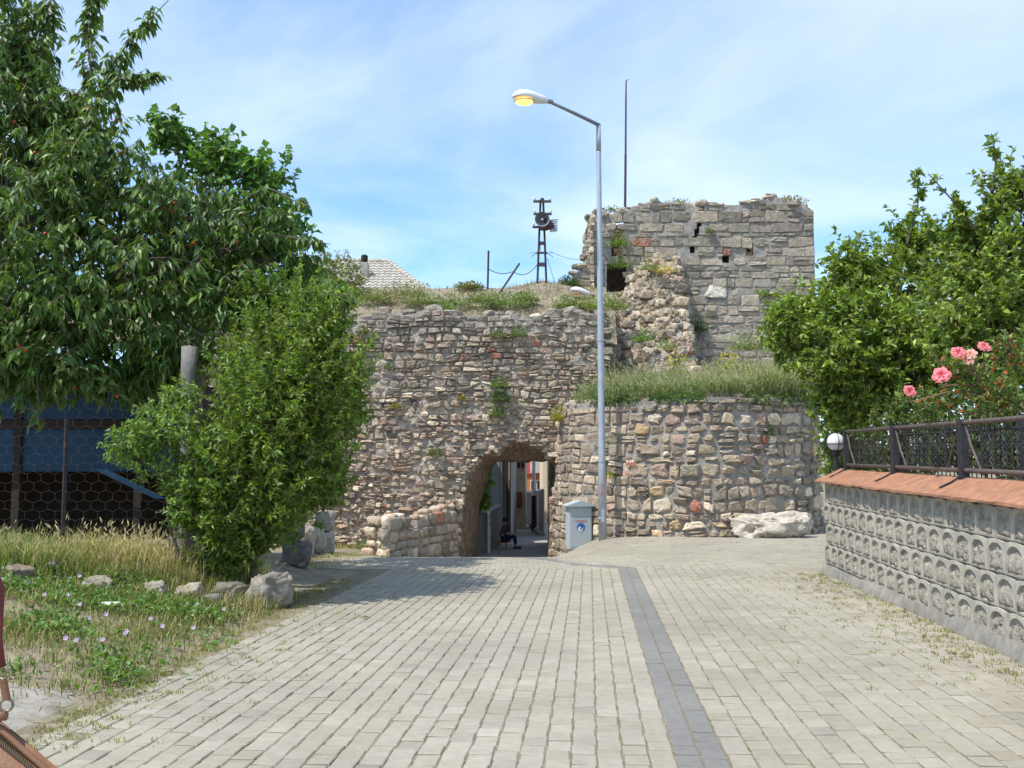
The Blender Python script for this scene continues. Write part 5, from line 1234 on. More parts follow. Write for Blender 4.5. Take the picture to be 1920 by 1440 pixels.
def lcols(rg, n, base, alt=None, pa=.2, dv=.2):
    c = np.array(base)*(1+rg.normal(0, dv, (n, 1))); 
    if alt is not None: m = rg.random(n) < pa; c[m] = np.array(alt)*(1+rg.normal(0, dv, (m.sum(), 1)))
    return np.clip(c, .004, .6)
def blobpx(px, py, Y, rx, ry, n, ryd=None):
    c = W(px, py, Y); k = Y/FPX; return (c, np.array([rx*k, (ryd if ryd else (rx+ry)/2*k), ry*k]), n)
def branch_limb(mb, a, b, r0, r1, rg, n=6, bend=.12):
    a, b = np.array(a, float), np.array(b, float); L = np.linalg.norm(b-a); t = np.linspace(0, 1, n)
    P = a+(b-a)*t[:, None]+np.sin(t*math.pi)[:, None]*rg.normal(0, bend*L*.5, 3)+np.array([0, 0, .1*L])*(np.sin(t*math.pi)[:, None])
    mb.tube(P, np.linspace(r0, r1, n), 7); return P
def tree(name, base, fork, blobs, label, cat, seed, twig_len, lpt, L, Wd, col, alt=None, pa=.15, droop=.0, trunk_r=.12, spikes=(), twig_mat=None, leaf_parts=0, shell=.45, group=None, up=.25, dv=.2, limb_r=.05, twr=.006, lump=.22, sprout=0):
    rg = np.random.default_rng(seed); root = thing(name, base, label, cat, group)
    tb = MB(); base = np.array(base, float); fork = np.array(fork, float); t = np.linspace(0, 1, 7)
    P = base+(fork-base)*t[:, None]+np.sin(t*math.pi)[:, None]*rg.normal(0, .06, 3); P[0, 2] -= .15
    tb.tube(P, np.linspace(trunk_r*1.25, trunk_r*.75, 7), 10); tb.build('trunk', M_bark, root, smooth=True)
    lb = MB(); tw = MB(); LP, LD, LN, LL_, LC = [], [], [], [], []
    def twig(s, e, k):
        d = e-s; ln = np.linalg.norm(d)+1e-6; d = d/ln
        tw.tube([s, (s+e)/2+rg.normal(0, .03*ln, 3), e], [twr, twr*.8, twr*.4], 3, cap=False)
        f = np.linspace(.08, 1.0, k)+rg.normal(0, .03, k); p = s+(e-s)*f[:, None]
        side = np.cross(d, unit(rg, k)); side /= np.linalg.norm(side, axis=1)[:, None]+1e-9
        ld = d*.55+side*.75+np.array([0, 0, -droop])+rg.normal(0, .15, (k, 3)); nv = np.array([0, 0, 1.0])+rg.normal(0, .55, (k, 3))
        if droop > .8: nv = side+rg.normal(0, .4, (k, 3))+np.array([0, -.4, .3])
        LP.append(p); LD.append(ld); LN.append(nv); LL_.append(rg.uniform(.7, 1.2, k)); LC.append(lcols(rg, k, col, alt, pa, dv))
    for c, r, n in blobs:
        branch_limb(lb, fork+rg.normal(0, .05, 3), c, limb_r, limb_r*.3, rg)
        d = unit(rg, n); rad = shell+(1.03-shell)*rg.random(n)**.6; E = c+d*r*rad[:, None]*(1+lump*fbm(d*2.6+seed+c*.7, seed)[:, None])
        for e_, di in zip(E, d):
            v = di*.7+rg.normal(0, .45, 3)+np.array([0, 0, up]); v /= np.linalg.norm(v); s = e_-v*twig_len*rg.uniform(.6, 1.2); twig(s, e_, lpt)
        for k in range(int(n*sprout)):
            di = unit(rg, 1)[0]; di[2] = abs(di[2])*.9+.1; s = c+di*r*.72; e_ = c+di*r*rg.uniform(1.1, 1.5)+np.array([0, 0, rg.uniform(.05, .3)]); twig(s, e_, int(lpt*1.2))
        for k in range(max(2, n//14)):
            e_ = c+unit(rg, 1)[0]*r*.75; branch_limb(lb, c+(fork-c)*rg.uniform(0, .3), e_, limb_r*.4, limb_r*.12, rg, 5, .2)
    for sp in spikes:
        pts = np.array([W(*q) for q in sp[0]]); t = np.linspace(0, 1, 24); kx = np.linspace(0, 1, len(pts)); Q = np.stack([np.interp(t, kx, pts[:, i]) for i in range(3)], 1)
        for _ in range(3): Q[1:-1] = (Q[:-2]+2*Q[1:-1]+Q[2:])/4
        lb.tube(Q, np.linspace(.022, .006, 24), 6)
        for k in range(sp[1]):
            f = rg.uniform(.06, 1.0); i = int(f*22); s = Q[i]; d = Q[i+1]-Q[i]; d /= np.linalg.norm(d); e_ = s+(d*.6+unit(rg, 1)[0]*.6)*sp[2]*rg.uniform(.5, 1)*(1.15-.6*f); twig(s, e_, max(3, lpt//2))
    lb.build('limbs', M_bark, root, smooth=True); tw.build('twigs', twig_mat or M_twig, root)
    P, D, Nv, Lr, C = (np.concatenate(v) for v in (LP, LD, LN, LL_, LC)); n = len(P); Wr = rg.uniform(.8, 1.2, n)
    big = np.zeros(n, bool)
    if leaf_parts:
        pr = proj(P); s_ = np.where((pr[:, 0] > 5) & (pr[:, 0] < 1910) & (pr[:, 1] > 5), pr[:, 2], 99); big[np.argsort(s_)[:leaf_parts]] = True
        for i in np.where(big)[0]:
            m1 = MB(); leaf_add(m1, P[i:i+1], D[i:i+1], Nv[i:i+1], L*Lr[i], Wd*Wr[i], C[i:i+1]); m1.build('leaf', M_leaf, root)
    k = ~big; cm = MB(); leaf_add(cm, P[k], D[k], Nv[k], L*Lr[k], Wd*Wr[k], C[k]); o = cm.build('crown', M_leaf, root); o['kind'] = 'stuff'
    return root, P

# cherry tree (left)
CT = 14.6
cb_ = np.array([W(-40, 900, CT)[0], CT, 0]); cb_[2] = gp(cb_[0], CT)
blobs = [blobpx(-30, 60, 15.0, 120, 160, 150), blobpx(50, 215, 14.8, 125, 110, 150), blobpx(55, 90, 15.2, 60, 110, 80), blobpx(140, 230, 14.9, 90, 90, 90), blobpx(20, 330, 14.8, 120, 110, 100), blobpx(170, 320, 14.4, 150, 110, 130), blobpx(60, 420, 14.0, 160, 130, 140), blobpx(330, 400, 14.4, 150, 110, 130),
         blobpx(460, 430, 14.4, 95, 80, 70), blobpx(250, 510, 13.9, 190, 110, 150), blobpx(90, 580, 13.8, 170, 110, 130), blobpx(450, 545, 14.1, 120, 70, 80), blobpx(300, 640, 14.0, 110, 70, 70), blobpx(110, 690, 14.2, 160, 70, 110), blobpx(560, 500, 14.6, 60, 50, 34), blobpx(260, 700, 14.4, 90, 50, 60), blobpx(10, 640, 14.2, 110, 110, 90), blobpx(150, 420, 15.2, 230, 170, 140), blobpx(380, 520, 15.0, 160, 110, 90)]
spk = [(((170, 330, 14.4), (172, 150, 14.6), (160, 40, 14.8), (185, -15, 14.8)), 60, .42), (((180, 190, 14.4), (205, 130, 14.3), (240, 80, 14.2), (316, 0, 14.1)), 40, .36), (((50, 250, 14.8), (75, 120, 14.9), (95, -10, 15)), 60, .5), (((130, 260, 14.3), (220, 150, 14.1), (296, 135, 14)), 40, .35),
       (((400, 480, 14.3), (520, 440, 14.2), (620, 458, 14.0)), 26, .32), (((400, 610, 14), (520, 570, 13.9), (590, 550, 13.7), (664, 558, 13.6)), 28, .32), (((330, 600, 13.9), (400, 640, 13.7), (440, 680, 13.6)), 18, .3),
       (((60, 640, 13.9), (70, 700, 13.8), (75, 800, 13.9)), 9, .3), (((420, 400, 14.3), (500, 350, 14.2), (570, 385, 14.1)), 24, .34)]
ct, CP = tree('cherry_tree', cb_, W(-20, 640, CT), blobs, 'large cherry tree with drooping dark leaves and red cherries on the left', 'tree', 101, .50, 13, .205, .068, (.042, .086, .022), (.08, .135, .032), .35, droop=1.1, trunk_r=.16, spikes=spk, leaf_parts=220, shell=.3, dv=.25)
rg = np.random.default_rng(3); cand = CP[(proj(CP)[:, 0] > 10) & (proj(CP)[:, 2] < 14.4)]; 
bm = bmesh.new(); bmesh.ops.create_icosphere(bm, subdivisions=2, radius=.026); mb = MB(); mb.bm(bm); ck = mb.build('cherry', M_cherry, None, origin=(0, 0, 0), smooth=True)
for px, py in ((163, 200), (218, 212), (12, 290), (230, 287), (322, 383), (328, 378), (326, 390), (352, 400), (358, 396), (86, 426), (345, 456), (352, 458), (362, 452), (452, 450), (40, 640), (52, 644), (146, 728), (212, 733), (36, 226), (280, 330), (68, 285)):
    pc_ = proj(CP); k_ = np.argmin((pc_[:, 0]-px)**2+(pc_[:, 1]-py)**2+((pc_[:, 2]-13)*8)**2); inst(ck, ct, CP[k_]+np.array([0, -.04, -.05]))
bpy.data.objects.remove(ck)
# mulberry behind it
MY = 17.0
mb_ = np.array([W(330, 900, MY)[0], MY, 0]); mb_[2] = gp(mb_[0], MY)
tree('mulberry_tree', mb_, W(380, 560, MY), [blobpx(325, 245, MY, 62, 50, 46), blobpx(400, 300, MY, 72, 65, 60), blobpx(490, 335, MY, 68, 75, 62), blobpx(530, 430, MY, 55, 75, 46), blobpx(440, 450, MY, 110, 90, 70), blobpx(590, 560, 16.6, 70, 60, 46), blobpx(500, 600, 16.2, 110, 70, 66)],
     'light green round leaved tree showing behind the cherry tree', 'tree', 102, .5, 9, .17, .135, (.055, .125, .032), (.085, .17, .05), .3, droop=.45, trunk_r=.13, shell=.35)
# pomegranate like shrub in front of the fence
PY = 13.0
pb_ = gat(470, 12.95)
sh = [blobpx(570, 630, 13.4, 75, 70, 110), blobpx(530, 710, 13.0, 105, 90, 180), blobpx(600, 740, 13.4, 85, 105, 190), blobpx(490, 800, 12.8, 105, 110, 220), blobpx(560, 840, 13.2, 105, 90, 180), blobpx(455, 880, 12.6, 80, 90, 150), blobpx(490, 940, 12.7, 100, 70, 130), blobpx(545, 940, 13.6, 55, 55, 60), blobpx(635, 690, 13.6, 55, 60, 70), blobpx(420, 985, 12.5, 60, 50, 90), blobpx(400, 880, 12.7, 75, 60, 100), blobpx(375, 950, 12.6, 60, 50, 70), blobpx(590, 900, 13.5, 70, 60, 100), blobpx(455, 1010, 12.9, 80, 45, 120), blobpx(420, 1045, 12.7, 60, 32, 50), blobpx(600, 860, 13.8, 60, 80, 90), blobpx(530, 585, 13.9, 75, 60, 100), blobpx(610, 590, 14.0, 55, 50, 70), blobpx(660, 760, 13.9, 36, 50, 40), blobpx(460, 700, 13.6, 70, 80, 90)]
tree('pomegranate_shrub', pb_, pb_+np.array([.05, 0, .5]), sh, 'dense bright green shrub hiding the lower part of the fence post', 'shrub', 103, .34, 17, .098, .042, (.07, .125, .024), (.12, .18, .03), .35, droop=.05, trunk_r=.05, limb_r=.022, up=.5, shell=.35, twr=.004, lump=.6, sprout=.2)
b2_ = gat(345, 12.6)
tree('young_shrub', b2_, b2_+np.array([-.15, 0, .6]), [blobpx(245, 830, 12.5, 65, 42, 75), blobpx(310, 800, 12.5, 75, 55, 110), blobpx(335, 750, 12.7, 40, 45, 40), blobpx(400, 830, 12.5, 45, 55, 40), blobpx(300, 880, 12.5, 60, 40, 26), blobpx(345, 930, 12.5, 45, 60, 46)],
     'thin pale branched shrub with light leaves in front of the blue shed', 'shrub', 104, .3, 11, .09, .038, (.09, .16, .035), (.14, .21, .05), .3, droop=.0, trunk_r=.03, limb_r=.018, up=.4, twig_mat=M_logpost, twr=.004)
# trees on the right
AY = 17.5
ab = np.array([W(1700, 900, AY)[0], AY, 0]); ab[2] = gp(ab[0], AY)
tree('plum_tree', ab, W(1690, 700, AY), [blobpx(1500, 640, 17.0, 75, 55, 90), blobpx(1570, 590, 17.4, 80, 75, 120), blobpx(1640, 530, 17.6, 70, 75, 110), blobpx(1590, 680, 16.6, 100, 80, 150), blobpx(1700, 620, 16.8, 120, 100, 190), blobpx(1740, 480, 17.5, 70, 75, 100), blobpx(1620, 750, 16.8, 80, 55, 90), blobpx(1560, 740, 17.2, 40, 60, 40), blobpx(1720, 720, 16.6, 120, 70, 130), blobpx(1590, 510, 17.6, 40, 56, 46), blobpx(1480, 600, 17.4, 55, 50, 60), blobpx(1700, 450, 17.8, 40, 45, 40), blobpx(1640, 660, 18.4, 120, 110, 140), blobpx(1600, 830, 18.6, 70, 80, 100), blobpx(1570, 780, 19.6, 45, 90, 90)],
     'leafy green fruit tree behind the garden railing, nearest the bastion', 'tree', 105, .46, 16, .140, .074, (.08, .135, .03), (.14, .195, .042), .4, droop=.15, trunk_r=.12, shell=.3, lump=.5, sprout=.09, dv=.28, spikes=[(((1700, 460, 17.4), (1722, 380, 17.3), (1718, 318, 17.2)), 16, .3), (((1560, 520, 17.4), (1575, 480, 17.4), (1590, 452, 17.4)), 8, .22)])
BY = 14.5
bb = np.array([W(1900, 900, BY)[0], BY, 0]); bb[2] = gp(bb[0], BY)
tree('pear_tree', bb, W(1890, 650, BY), [blobpx(1880, 480, BY, 70, 100, 110), blobpx(1875, 375, BY, 36, 50, 40), blobpx(1925, 350, BY, 45, 50, 40), blobpx(1810, 530, 14.8, 75, 80, 100), blobpx(1900, 580, 14.2, 110, 90, 150), blobpx(1790, 620, 14.4, 90, 80, 120), blobpx(1880, 700, 14.0, 110, 70, 120), blobpx(1800, 440, 15, 38, 45, 36), blobpx(2000, 480, 14.4, 100, 160, 120), blobpx(1850, 590, 15.6, 140, 130, 150), blobpx(1830, 450, 15, 45, 60, 50)],
     'taller green fruit tree at the right edge behind the roses', 'tree', 106, .46, 16, .124, .066, (.08, .134, .03), (.14, .192, .042), .4, droop=.15, trunk_r=.11, shell=.3, lump=.5, sprout=.09, dv=.28, spikes=[(((1860, 360, BY), (1868, 300, BY), (1862, 262, BY)), 14, .26), (((1830, 430, BY), (1790, 380, BY), (1740, 325, BY)), 14, .26)])
# hedge greenery right behind the railing
for k, (px, py, Y, rx, ry, n) in enumerate(((1600, 840, 17.2, 60, 60, 90), (1700, 805, 15.2, 90, 70, 170), (1800, 800, 14.0, 100, 75, 190), (1905, 795, 13.0, 100, 80, 190))):
    c = W(px, py, Y); bz = gp(c[0], Y)
    tree('hedge_shrub', (c[0], Y, bz), (c[0], Y, bz+.5), [blobpx(px, py, Y, rx, ry, n), blobpx(px, py+55, Y, rx, 35, n//2)], ('dark shrub behind the railing beside the globe lamp', 'dark shrub behind the first railing panel', 'dark shrub behind the second railing panel', 'dark shrub behind the railing at the right edge')[k], 'shrub', 200+k, .3, 10, .085, .05, (.04, .08, .02), (.10, .12, .03), .12, trunk_r=.03, limb_r=.02, group='shrubs behind the railing')
# rose bush
def rose(root, c, r, rg, cols):
    mb = MB(); c = np.array(c); Mt = np.array(Matrix.Rotation(R(56)+rg.normal(0, .12), 3, 'X')) @ np.array(Matrix.Rotation(rg.normal(-.2, .18), 3, 'Y'))
    for lay, (k, op, sz) in enumerate(((6, 1.15, 1.0), (6, .85, .9), (5, .55, .8), (4, .25, .65))):
        for i in range(k):
            a = 2*math.pi*(i+.5*lay)/k+rg.normal(0, .12); n = 5; V = []; C = []
            for u in np.linspace(0, 1, n):
                for v in np.linspace(-1, 1, n):
                    th = a+v*.62*(1-.25*u); ph = op*(.35+.75*u)
                    rr_ = r*sz*(.18+.82*u**.8)*(1-.12*v*v); V.append(c+Mt @ np.array([rr_*math.sin(ph)*math.cos(th), rr_*math.sin(ph)*math.sin(th), rr_*math.cos(ph)*.9-r*.25+.012*math.cos(v*5)*u]))
                    C.append(np.array(cols[lay % len(cols)])*(1-.12*(1-u)))
            F = [(i_*n+j, i_*n+j+1, (i_+1)*n+j+1, (i_+1)*n+j) for i_ in range(n-1) for j in range(n-1)]; mb.add(V, F, np.array(C))
    return mb.build('rose', M_petal, root, smooth=True)
rbY = 11.4; rb = np.array([W(1850, 900, rbY)[0], rbY, 0]); rb[0] = max(rb[0], rgt(rbY)+.55); rb[2] = gp(rb[0], rbY)
rr_root, _ = tree('rose_bush', rb, rb+np.array([0, 0, 1.6]), [blobpx(1860, 735, 11.0, 70, 45, 46), blobpx(1800, 690, 11.2, 45, 40, 22), blobpx(1760, 740, 11.3, 40, 35, 16), blobpx(1890, 670, 11.2, 50, 50, 26)], 'rose bush with pink flowers leaning over the railing', 'shrub', 107, .3, 11, .08, .05, (.06, .105, .025), (.22, .07, .03), .15, trunk_r=.02, limb_r=.012, up=.4, twr=.004)
rg = np.random.default_rng(6); pink = [(.80, .23, .27), (.82, .32, .34), (.78, .2, .25)]; fade = [(.80, .5, .43), (.78, .42, .38)]
for px, py, r, cl in ((1706, 733, .085, pink), (1765, 703, .115, pink), (1797, 661, .095, pink), (1820, 664, .08, fade), (1845, 650, .085, pink), (1816, 676, .07, fade)):
    c = W(px, py, 10.9); rose(rr_root, c, r, rg, cl)
    mb = MB(); e_ = c+np.array([.05, .12, -.12]); b_ = W(1850, 735, 11.2); mb.tube([b_, (b_+e_)/2+np.array([0, 0, .06]), e_, c-np.array([0, 0, r*.3])], .008, 5); mb.build('rose_stem', M_twig, rr_root)

# ------------------------------------------------------------------ grass and weeds
def blades(mb, P, H, lean, Wd, C, rg, head=0, hc=(.5, .42, .25)):
    n = len(P); a = rg.uniform(0, 6.28, n); d = np.stack([np.cos(a), np.sin(a), 0*a], 1); s = np.stack([-np.sin(a), np.cos(a), 0*a], 1); H = np.broadcast_to(H, (n,))[:, None]; ln = (lean*rg.uniform(.2, 1.3, n))[:, None]
    Wd = np.broadcast_to(Wd, (n,))[:, None]; up = np.array([0, 0, 1.0])
    v0 = P-s*Wd; v1 = P+s*Wd; m0 = P+up*H*.55+d*H*ln*.3-s*Wd*.8; m1 = P+up*H*.55+d*H*ln*.3+s*Wd*.8; t = P+up*H*(1-.25*ln)+d*H*ln
    V = np.stack([v0, v1, m0, m1, t], 1).reshape(-1, 3); i = np.arange(n)[:, None]*5
    F3 = (i+np.array([[2, 3, 4]])).astype(int); F4 = (i+np.array([[0, 1, 3, 2]])).astype(int)
    mb.n; base = mb.n; Cc = np.repeat(C, 5, 0); mb.add(V, F3, Cc); mb.F.append(F4+base)
    if head:
        k = rg.random(n) < head
        if k.any():
            hd = d[k]*ln[k]+up*.6; leaf_add(mb, t[k]-hd*.02, hd, s[k], rg.uniform(.06, .11, k.sum()), rg.uniform(.014, .024, k.sum()), lcols(rg, k.sum(), hc, None, 0, .15))
rg = np.random.default_rng(50)
def verge_pts(n, x0, x1, y0, y1, dens):
    x = rg.uniform(x0, x1, n); y = rg.uniform(y0, y1, n); k = rg.random(n) < dens(x, y); return np.stack([x[k], y[k], g(x[k], y[k])], 1)
def vd(x, y):
    d = lft(y)-x; return (1-np.exp(-((x+3.5)/.7)**4-((y-6.5)/.7)**4))*np.clip(sm((d+.25)/.6)*(.42+.95*(n2(x*1.1, y*1.1, 60)))*sm((y-6.2)/2.4), 0, 1)*(d > -.25)
mb = MB()
P = verge_pts(110000, -8.5, -2.6, 6.4, 13.4, lambda x, y: .85*vd(x, y)); hgt = rg.uniform(.05, .16, len(P))*(1+.8*sm((P[:, 1]-10)/2.5))
blades(mb, P, hgt, .8, .0045, lcols(rg, len(P), (.10, .135, .03), (.30, .25, .125), .5, .25), rg)
P = verge_pts(24000, -8.5, -2.9, 10.4, 14.4, lambda x, y: sm((lft(y)-.3-x)/.8)*.9*sm((y-(12.35+.44*np.clip(x+3.3, -3, 0)))/.35)); blades(mb, P, rg.uniform(.12, .5, len(P))*np.clip(.8+.9*n2(P[:, 0]*1.6, P[:, 1]*1.6, 81), .25, 1.2), .7, .005, lcols(rg, len(P), (.11, .155, .035), (.33, .27, .13), .3, .28), rg, head=.10, hc=(.42, .34, .19))
# dry barley grass patch in front of the fence
P = verge_pts(2200, -6.2, -3.9, 12.1, 13.5, lambda x, y: np.exp(-((x+4.8)/.75)**2)); blades(mb, P, rg.uniform(.3, .62, len(P)), .6, .005, lcols(rg, len(P), (.36, .29, .15), (.2, .2, .06), .3, .2), rg, head=.4, hc=(.50, .40, .24))
mb.build('verge_grass', M_grass, kind='stuff'); tag(bpy.data.objects['verge_grass'], 'tall dry and green grass covering the left verge', 'grass')
# low broad leaved weeds, in clumps
mb = MB(); rg = np.random.default_rng(51)
cl = verge_pts(2200, -8.2, -2.8, 7.0, 12.8, lambda x, y: vd(x, y)*sm((n2(x*1.1, y*1.1, 71)-.06)/.2))
for c in cl:
    k = int(rg.integers(14, 44)); r = rg.uniform(.08, .26); pz_ = c+rg.normal(0, 1, (k, 3))*np.array([r, r, 0]); pz_[:, 2] = g(pz_[:, 0], pz_[:, 1])+rg.uniform(.01, .12, k)
    leaf_add(mb, pz_, unit(rg, k)+np.array([0, 0, .4]), np.array([0, 0, 1.])+rg.normal(0, .4, (k, 3)), rg.uniform(.04, .09, k), rg.uniform(.025, .05, k), lcols(rg, k, (.055, .12, .028), (.09, .15, .035), .4, .2))
o = mb.build('verge_weeds', M_leaf, kind='stuff'); tag(o, 'low broad leaved green weeds spread over the left verge', 'weeds')
# straw litter
mb = MB(); P = verge_pts(2600, -7.5, -2.8, 6.2, 12.5, lambda x, y: .6*(lft(y) > x)); n = len(P); a = rg.uniform(0, 6.28, n)
leaf_add(mb, P+np.array([0, 0, .012]), np.stack([np.cos(a), np.sin(a), rg.uniform(0, .15, n)], 1), np.tile([0, 0, 1.], (n, 1)), rg.uniform(.05, .22, n), rg.uniform(.004, .009, n), lcols(rg, n, (.42, .34, .2), (.2, .15, .09), .3, .2)); o = mb.build('dry_straw', M_grass, kind='stuff'); tag(o, 'dry straw and litter on the bare earth of the verge', 'straw')
# tufts growing in the joints at the road edges
mb = MB(); T_ = []
for k in range(900):
    if rg.random() < .55:
        y = rg.uniform(6, 15.5); x = lft(y)+rg.exponential(.22)
    else:
        y = rg.uniform(7.5, 15.6); x = rgt(y)-.08-rg.exponential(.35)
    T_.append((x, y))
T_ = np.array(T_); P = np.repeat(np.c_[T_, g(T_[:, 0], T_[:, 1])], 9, 0)+rg.normal(0, 1, (len(T_)*9, 3))*np.array([.03, .03, 0]); blades(mb, P, rg.uniform(.01, .05, len(P)), 1.2, .0035, lcols(rg, len(P), (.13, .15, .035), (.28, .24, .1), .45, .2), rg)
P = np.array([(rng.uniform(-4.0, -2.6), rng.uniform(16.8, 22.5), 0) for _ in range(2500)]); P = P[rg.random(len(P)) < sm((-2.9-P[:, 0])/.8)+.1]; P[:, 2] = g(P[:, 0], P[:, 1]); blades(mb, P, rg.uniform(.02, .07, len(P)), 1, .005, lcols(rg, len(P), (.16, .16, .05), (.32, .27, .13), .5, .2), rg)
x = rg.uniform(-6.5, -2.8, 2600); y = rg.uniform(25.2, 26.9, 2600); k = (y > 26.9-1.1*rg.random(2600)**2); P = np.stack([x[k], y[k], g(x[k], y[k])], 1); blades(mb, P, rg.uniform(.05, .22, len(P)), .8, .008, lcols(rg, len(P), (.34, .28, .14), (.15, .18, .05), .35, .2), rg)
o = mb.build('joint_tufts', M_grass, kind='stuff'); tag(o, 'small grass tufts in the paving joints along the road edges', 'grass')
# fallen leaf on the paving
def plant(name, c, n, spread, L, Wd, col, alt, label, seed, cat='plant', group=None, up=.6, stems=5, mat=None, flower=None, pa=.25):
    rg = np.random.default_rng(seed); c = np.array(c, float); root = thing(name, c, label, cat, group); spread = np.array(spread, float)
    d = unit(rg, n); d[:, 2] = np.where(d[:, 2] < -.15, -d[:, 2]*.3, d[:, 2]) if up > 0 else d[:, 2]
    P = c+d*spread*(rg.random(n)**.45)[:, None]; mb = MB()
    leaf_add(mb, P, d+np.array([0, 0, up*.6])+rg.normal(0, .4, (n, 3)), np.array([0, -.2, 1.])+rg.normal(0, .5, (n, 3)), L*rg.uniform(.6, 1.2, n), Wd*rg.uniform(.7, 1.2, n), lcols(rg, n, col, alt, pa, .22)); o = mb.build('foliage', mat or M_leaf, root, kind='stuff')
    mb = MB()
    for k in range(stems): e_ = c+d[k]*spread*.85; mb.tube([c-np.array([0, 0, .03]), (c+e_)/2+rg.normal(0, .03, 3), e_], [.008, .006, .003], 4)
    mb.build('stems', M_twig, root)
    if flower is not None:
        mb = MB(); k = flower[0]; q = c+unit(rg, k)*spread*np.array([1, 1, .4])+np.array([0, 0, spread[2]*.85]); dd = np.repeat(q, 4, 0)
        leaf_add(mb, dd, unit(rg, len(dd))+np.array([0, 0, .5]), unit(rg, len(dd)), flower[1], flower[1]*.8, lcols(rg, len(dd), flower[2], None, 0, .1)); mb.build('flowers', M_petal, root, kind='stuff')
    return root
# purple mallow flowers
rg = np.random.default_rng(53)
fl = [(52, 1092), (150, 1080), (158, 1093), (84, 1115), (128, 1116), (150, 1133), (168, 1159), (200, 1152), (283, 1160), (235, 1188), (238, 1184), (124, 1197), (143, 1200), (305, 1174), (363, 1177), (338, 1110), (353, 1131), (370, 1133), (420, 1142), (300, 1106), (193, 1199)]
where = ('just right of the dark grey stone', 'by the long low tan stone', 'under the long low tan stone', 'on the left of the pale rubble', 'left of the verge middle', 'in the centre left of the weeds', 'beside the white litter', 'next to the white litter', 'above the bleached grass', 'low in the weeds near the paving', 'twin low flower near the paving', 'lowest left of the weeds', 'lowest right of the pair', 'near the bleached grass tuft', 'at the paving edge', 'in front of the pale pointed stone', 'right of the pale pointed stone', 'right of its neighbour by the pale stone', 'near the big squared stone', 'left of the pale pointed stone', 'in the lowest green patch')
for i, ((px, py), wh) in enumerate(zip(fl, where)):
    Y = 12.0
    for _ in range(60):
        q = W(px, py, Y); e_ = q[2]-(gp(q[0], Y)+.13); Y -= -e_*2.0
        Y = min(max(Y, 6.5), 13)
    c = W(px, py, Y); root = thing('mallow_flower', (c[0], c[1], gp(c[0], c[1])), 'small mauve mallow flower '+wh, 'flower', 'mauve flowers in the verge')
    mb = MB(); a = np.arange(5)*1.2566; d = np.stack([np.cos(a), np.sin(a)*.4-.35, np.sin(a)*.8+.25], 1); leaf_add(mb, np.tile(c, (5, 1)), d, np.tile([0, -1., .5], (5, 1)), .028, .024, lcols(rg, 5, (.55, .40, .62), None, 0, .1), fold=.05); mb.build('petals', M_petal, root)
    mb = MB(); mb.tube([(c[0], c[1]+.01, gp(c[0], c[1])-.02), c], .002, 4, col=(.05, .09, .02)); mb.build('stem', M_leaf, root)
# litter
c = groundpt(203, 1150); mb = MB(); V, F = rock_geo(np.random.default_rng(4), (c[0], c[1], c[2]+.1), (.14, .08, .04), 3, .8, .8, .6); mb.add(V, F, (.75, .75, .74)); tag(mb.build('litter', M_petal), 'crumpled white litter lying in the verge weeds', 'litter')
c = groundpt(683, 1160); mb = MB(); leaf_add(mb, np.array([[c[0]-.05, c[1], c[2]+.012]]), np.array([[1., .2, .05]]), np.array([[0, 0, 1.]]), .14, .06, np.array([[.05, .1, .02]])); tag(mb.build('fallen_leaf', M_leaf), 'green leaf lying on the paving', 'leaf')
# bastion grass
mb = MB(); rg = np.random.default_rng(55)
x = rg.uniform(1.7, 8.35, 33000); f = bfront(x); y = f+.05+rg.random(33000)**1.3*4.6; k = (y < 31) & ~((y > YB0-.1) & (x > XB0) & (x < XB1)) & (rg.random(33000) < np.where(x < 2.6, .35, 1)); P = np.stack([x[k], y[k], ptop(x[k], y[k])-.02], 1)
hg = rg.uniform(.25, .95, len(P))*np.clip(.72+.9*n2(P[:, 0]*1.1, P[:, 1]*1.1, 61), .25, 1.3); hg = np.maximum(hg, .1)
blades(mb, P, hg*1.12, .8, .006, lcols(rg, len(P), (.15, .195, .085), (.33, .31, .18), .35, .25), rg, head=.45, hc=(.38, .34, .22))
P = np.stack([x[k], y[k], ptop(x[k], y[k])], 1)[::3]; n = len(P); leaf_add(mb, P+np.stack([0*P[:, 0], 0*P[:, 0], rg.uniform(.05, .4, n)], 1), unit(rg, n)+np.array([0, 0, .6]), unit(rg, n)+np.array([0, 0, 1]), rg.uniform(.08, .2, n), rg.uniform(.02, .04, n), lcols(rg, n, (.075, .14, .05), (.1, .17, .05), .3, .2))
# drooping over the edge
us = rg.uniform(2.2, blen-1.2, 2600); P = bf(us, 3.02+0*us, -.05+0*us); P[:, 2] += .03; n = len(P); kk = vn(np.stack([us*1.6, 0*us, 0*us], 1), 9) > -.25; P = P[kk]; n = len(P); leaf_add(mb, P+rg.normal(0, .05, (n, 3)), np.array([0, -.8, -.15])+rg.normal(0, .55, (n, 3)), unit(rg, n)+np.array([0, -1, .5]), rg.uniform(.12, .3, n), rg.uniform(.02, .045, n), lcols(rg, n, (.085, .145, .045), (.12, .17, .05), .3, .2))
o = mb.build('bastion_grass', M_grass, kind='stuff'); tag(o, 'thick tall grass and weeds growing on top of the bastion', 'grass')
mb = MB(); rg = np.random.default_rng(56)
x = rg.uniform(-11, 3, 15000); y = 27.3+rg.random(15000)**1.6*8; k = (n2(x*.8, y*.8, 63) > -.1) | (rg.random(15000) < .15); P = np.stack([x[k], y[k], terr(x[k], y[k])], 1); blades(mb, P, rg.uniform(.05, .2, len(P)), .8, .008, lcols(rg, len(P), (.22, .18, .10), (.11, .14, .05), .5, .25), rg, head=.05)
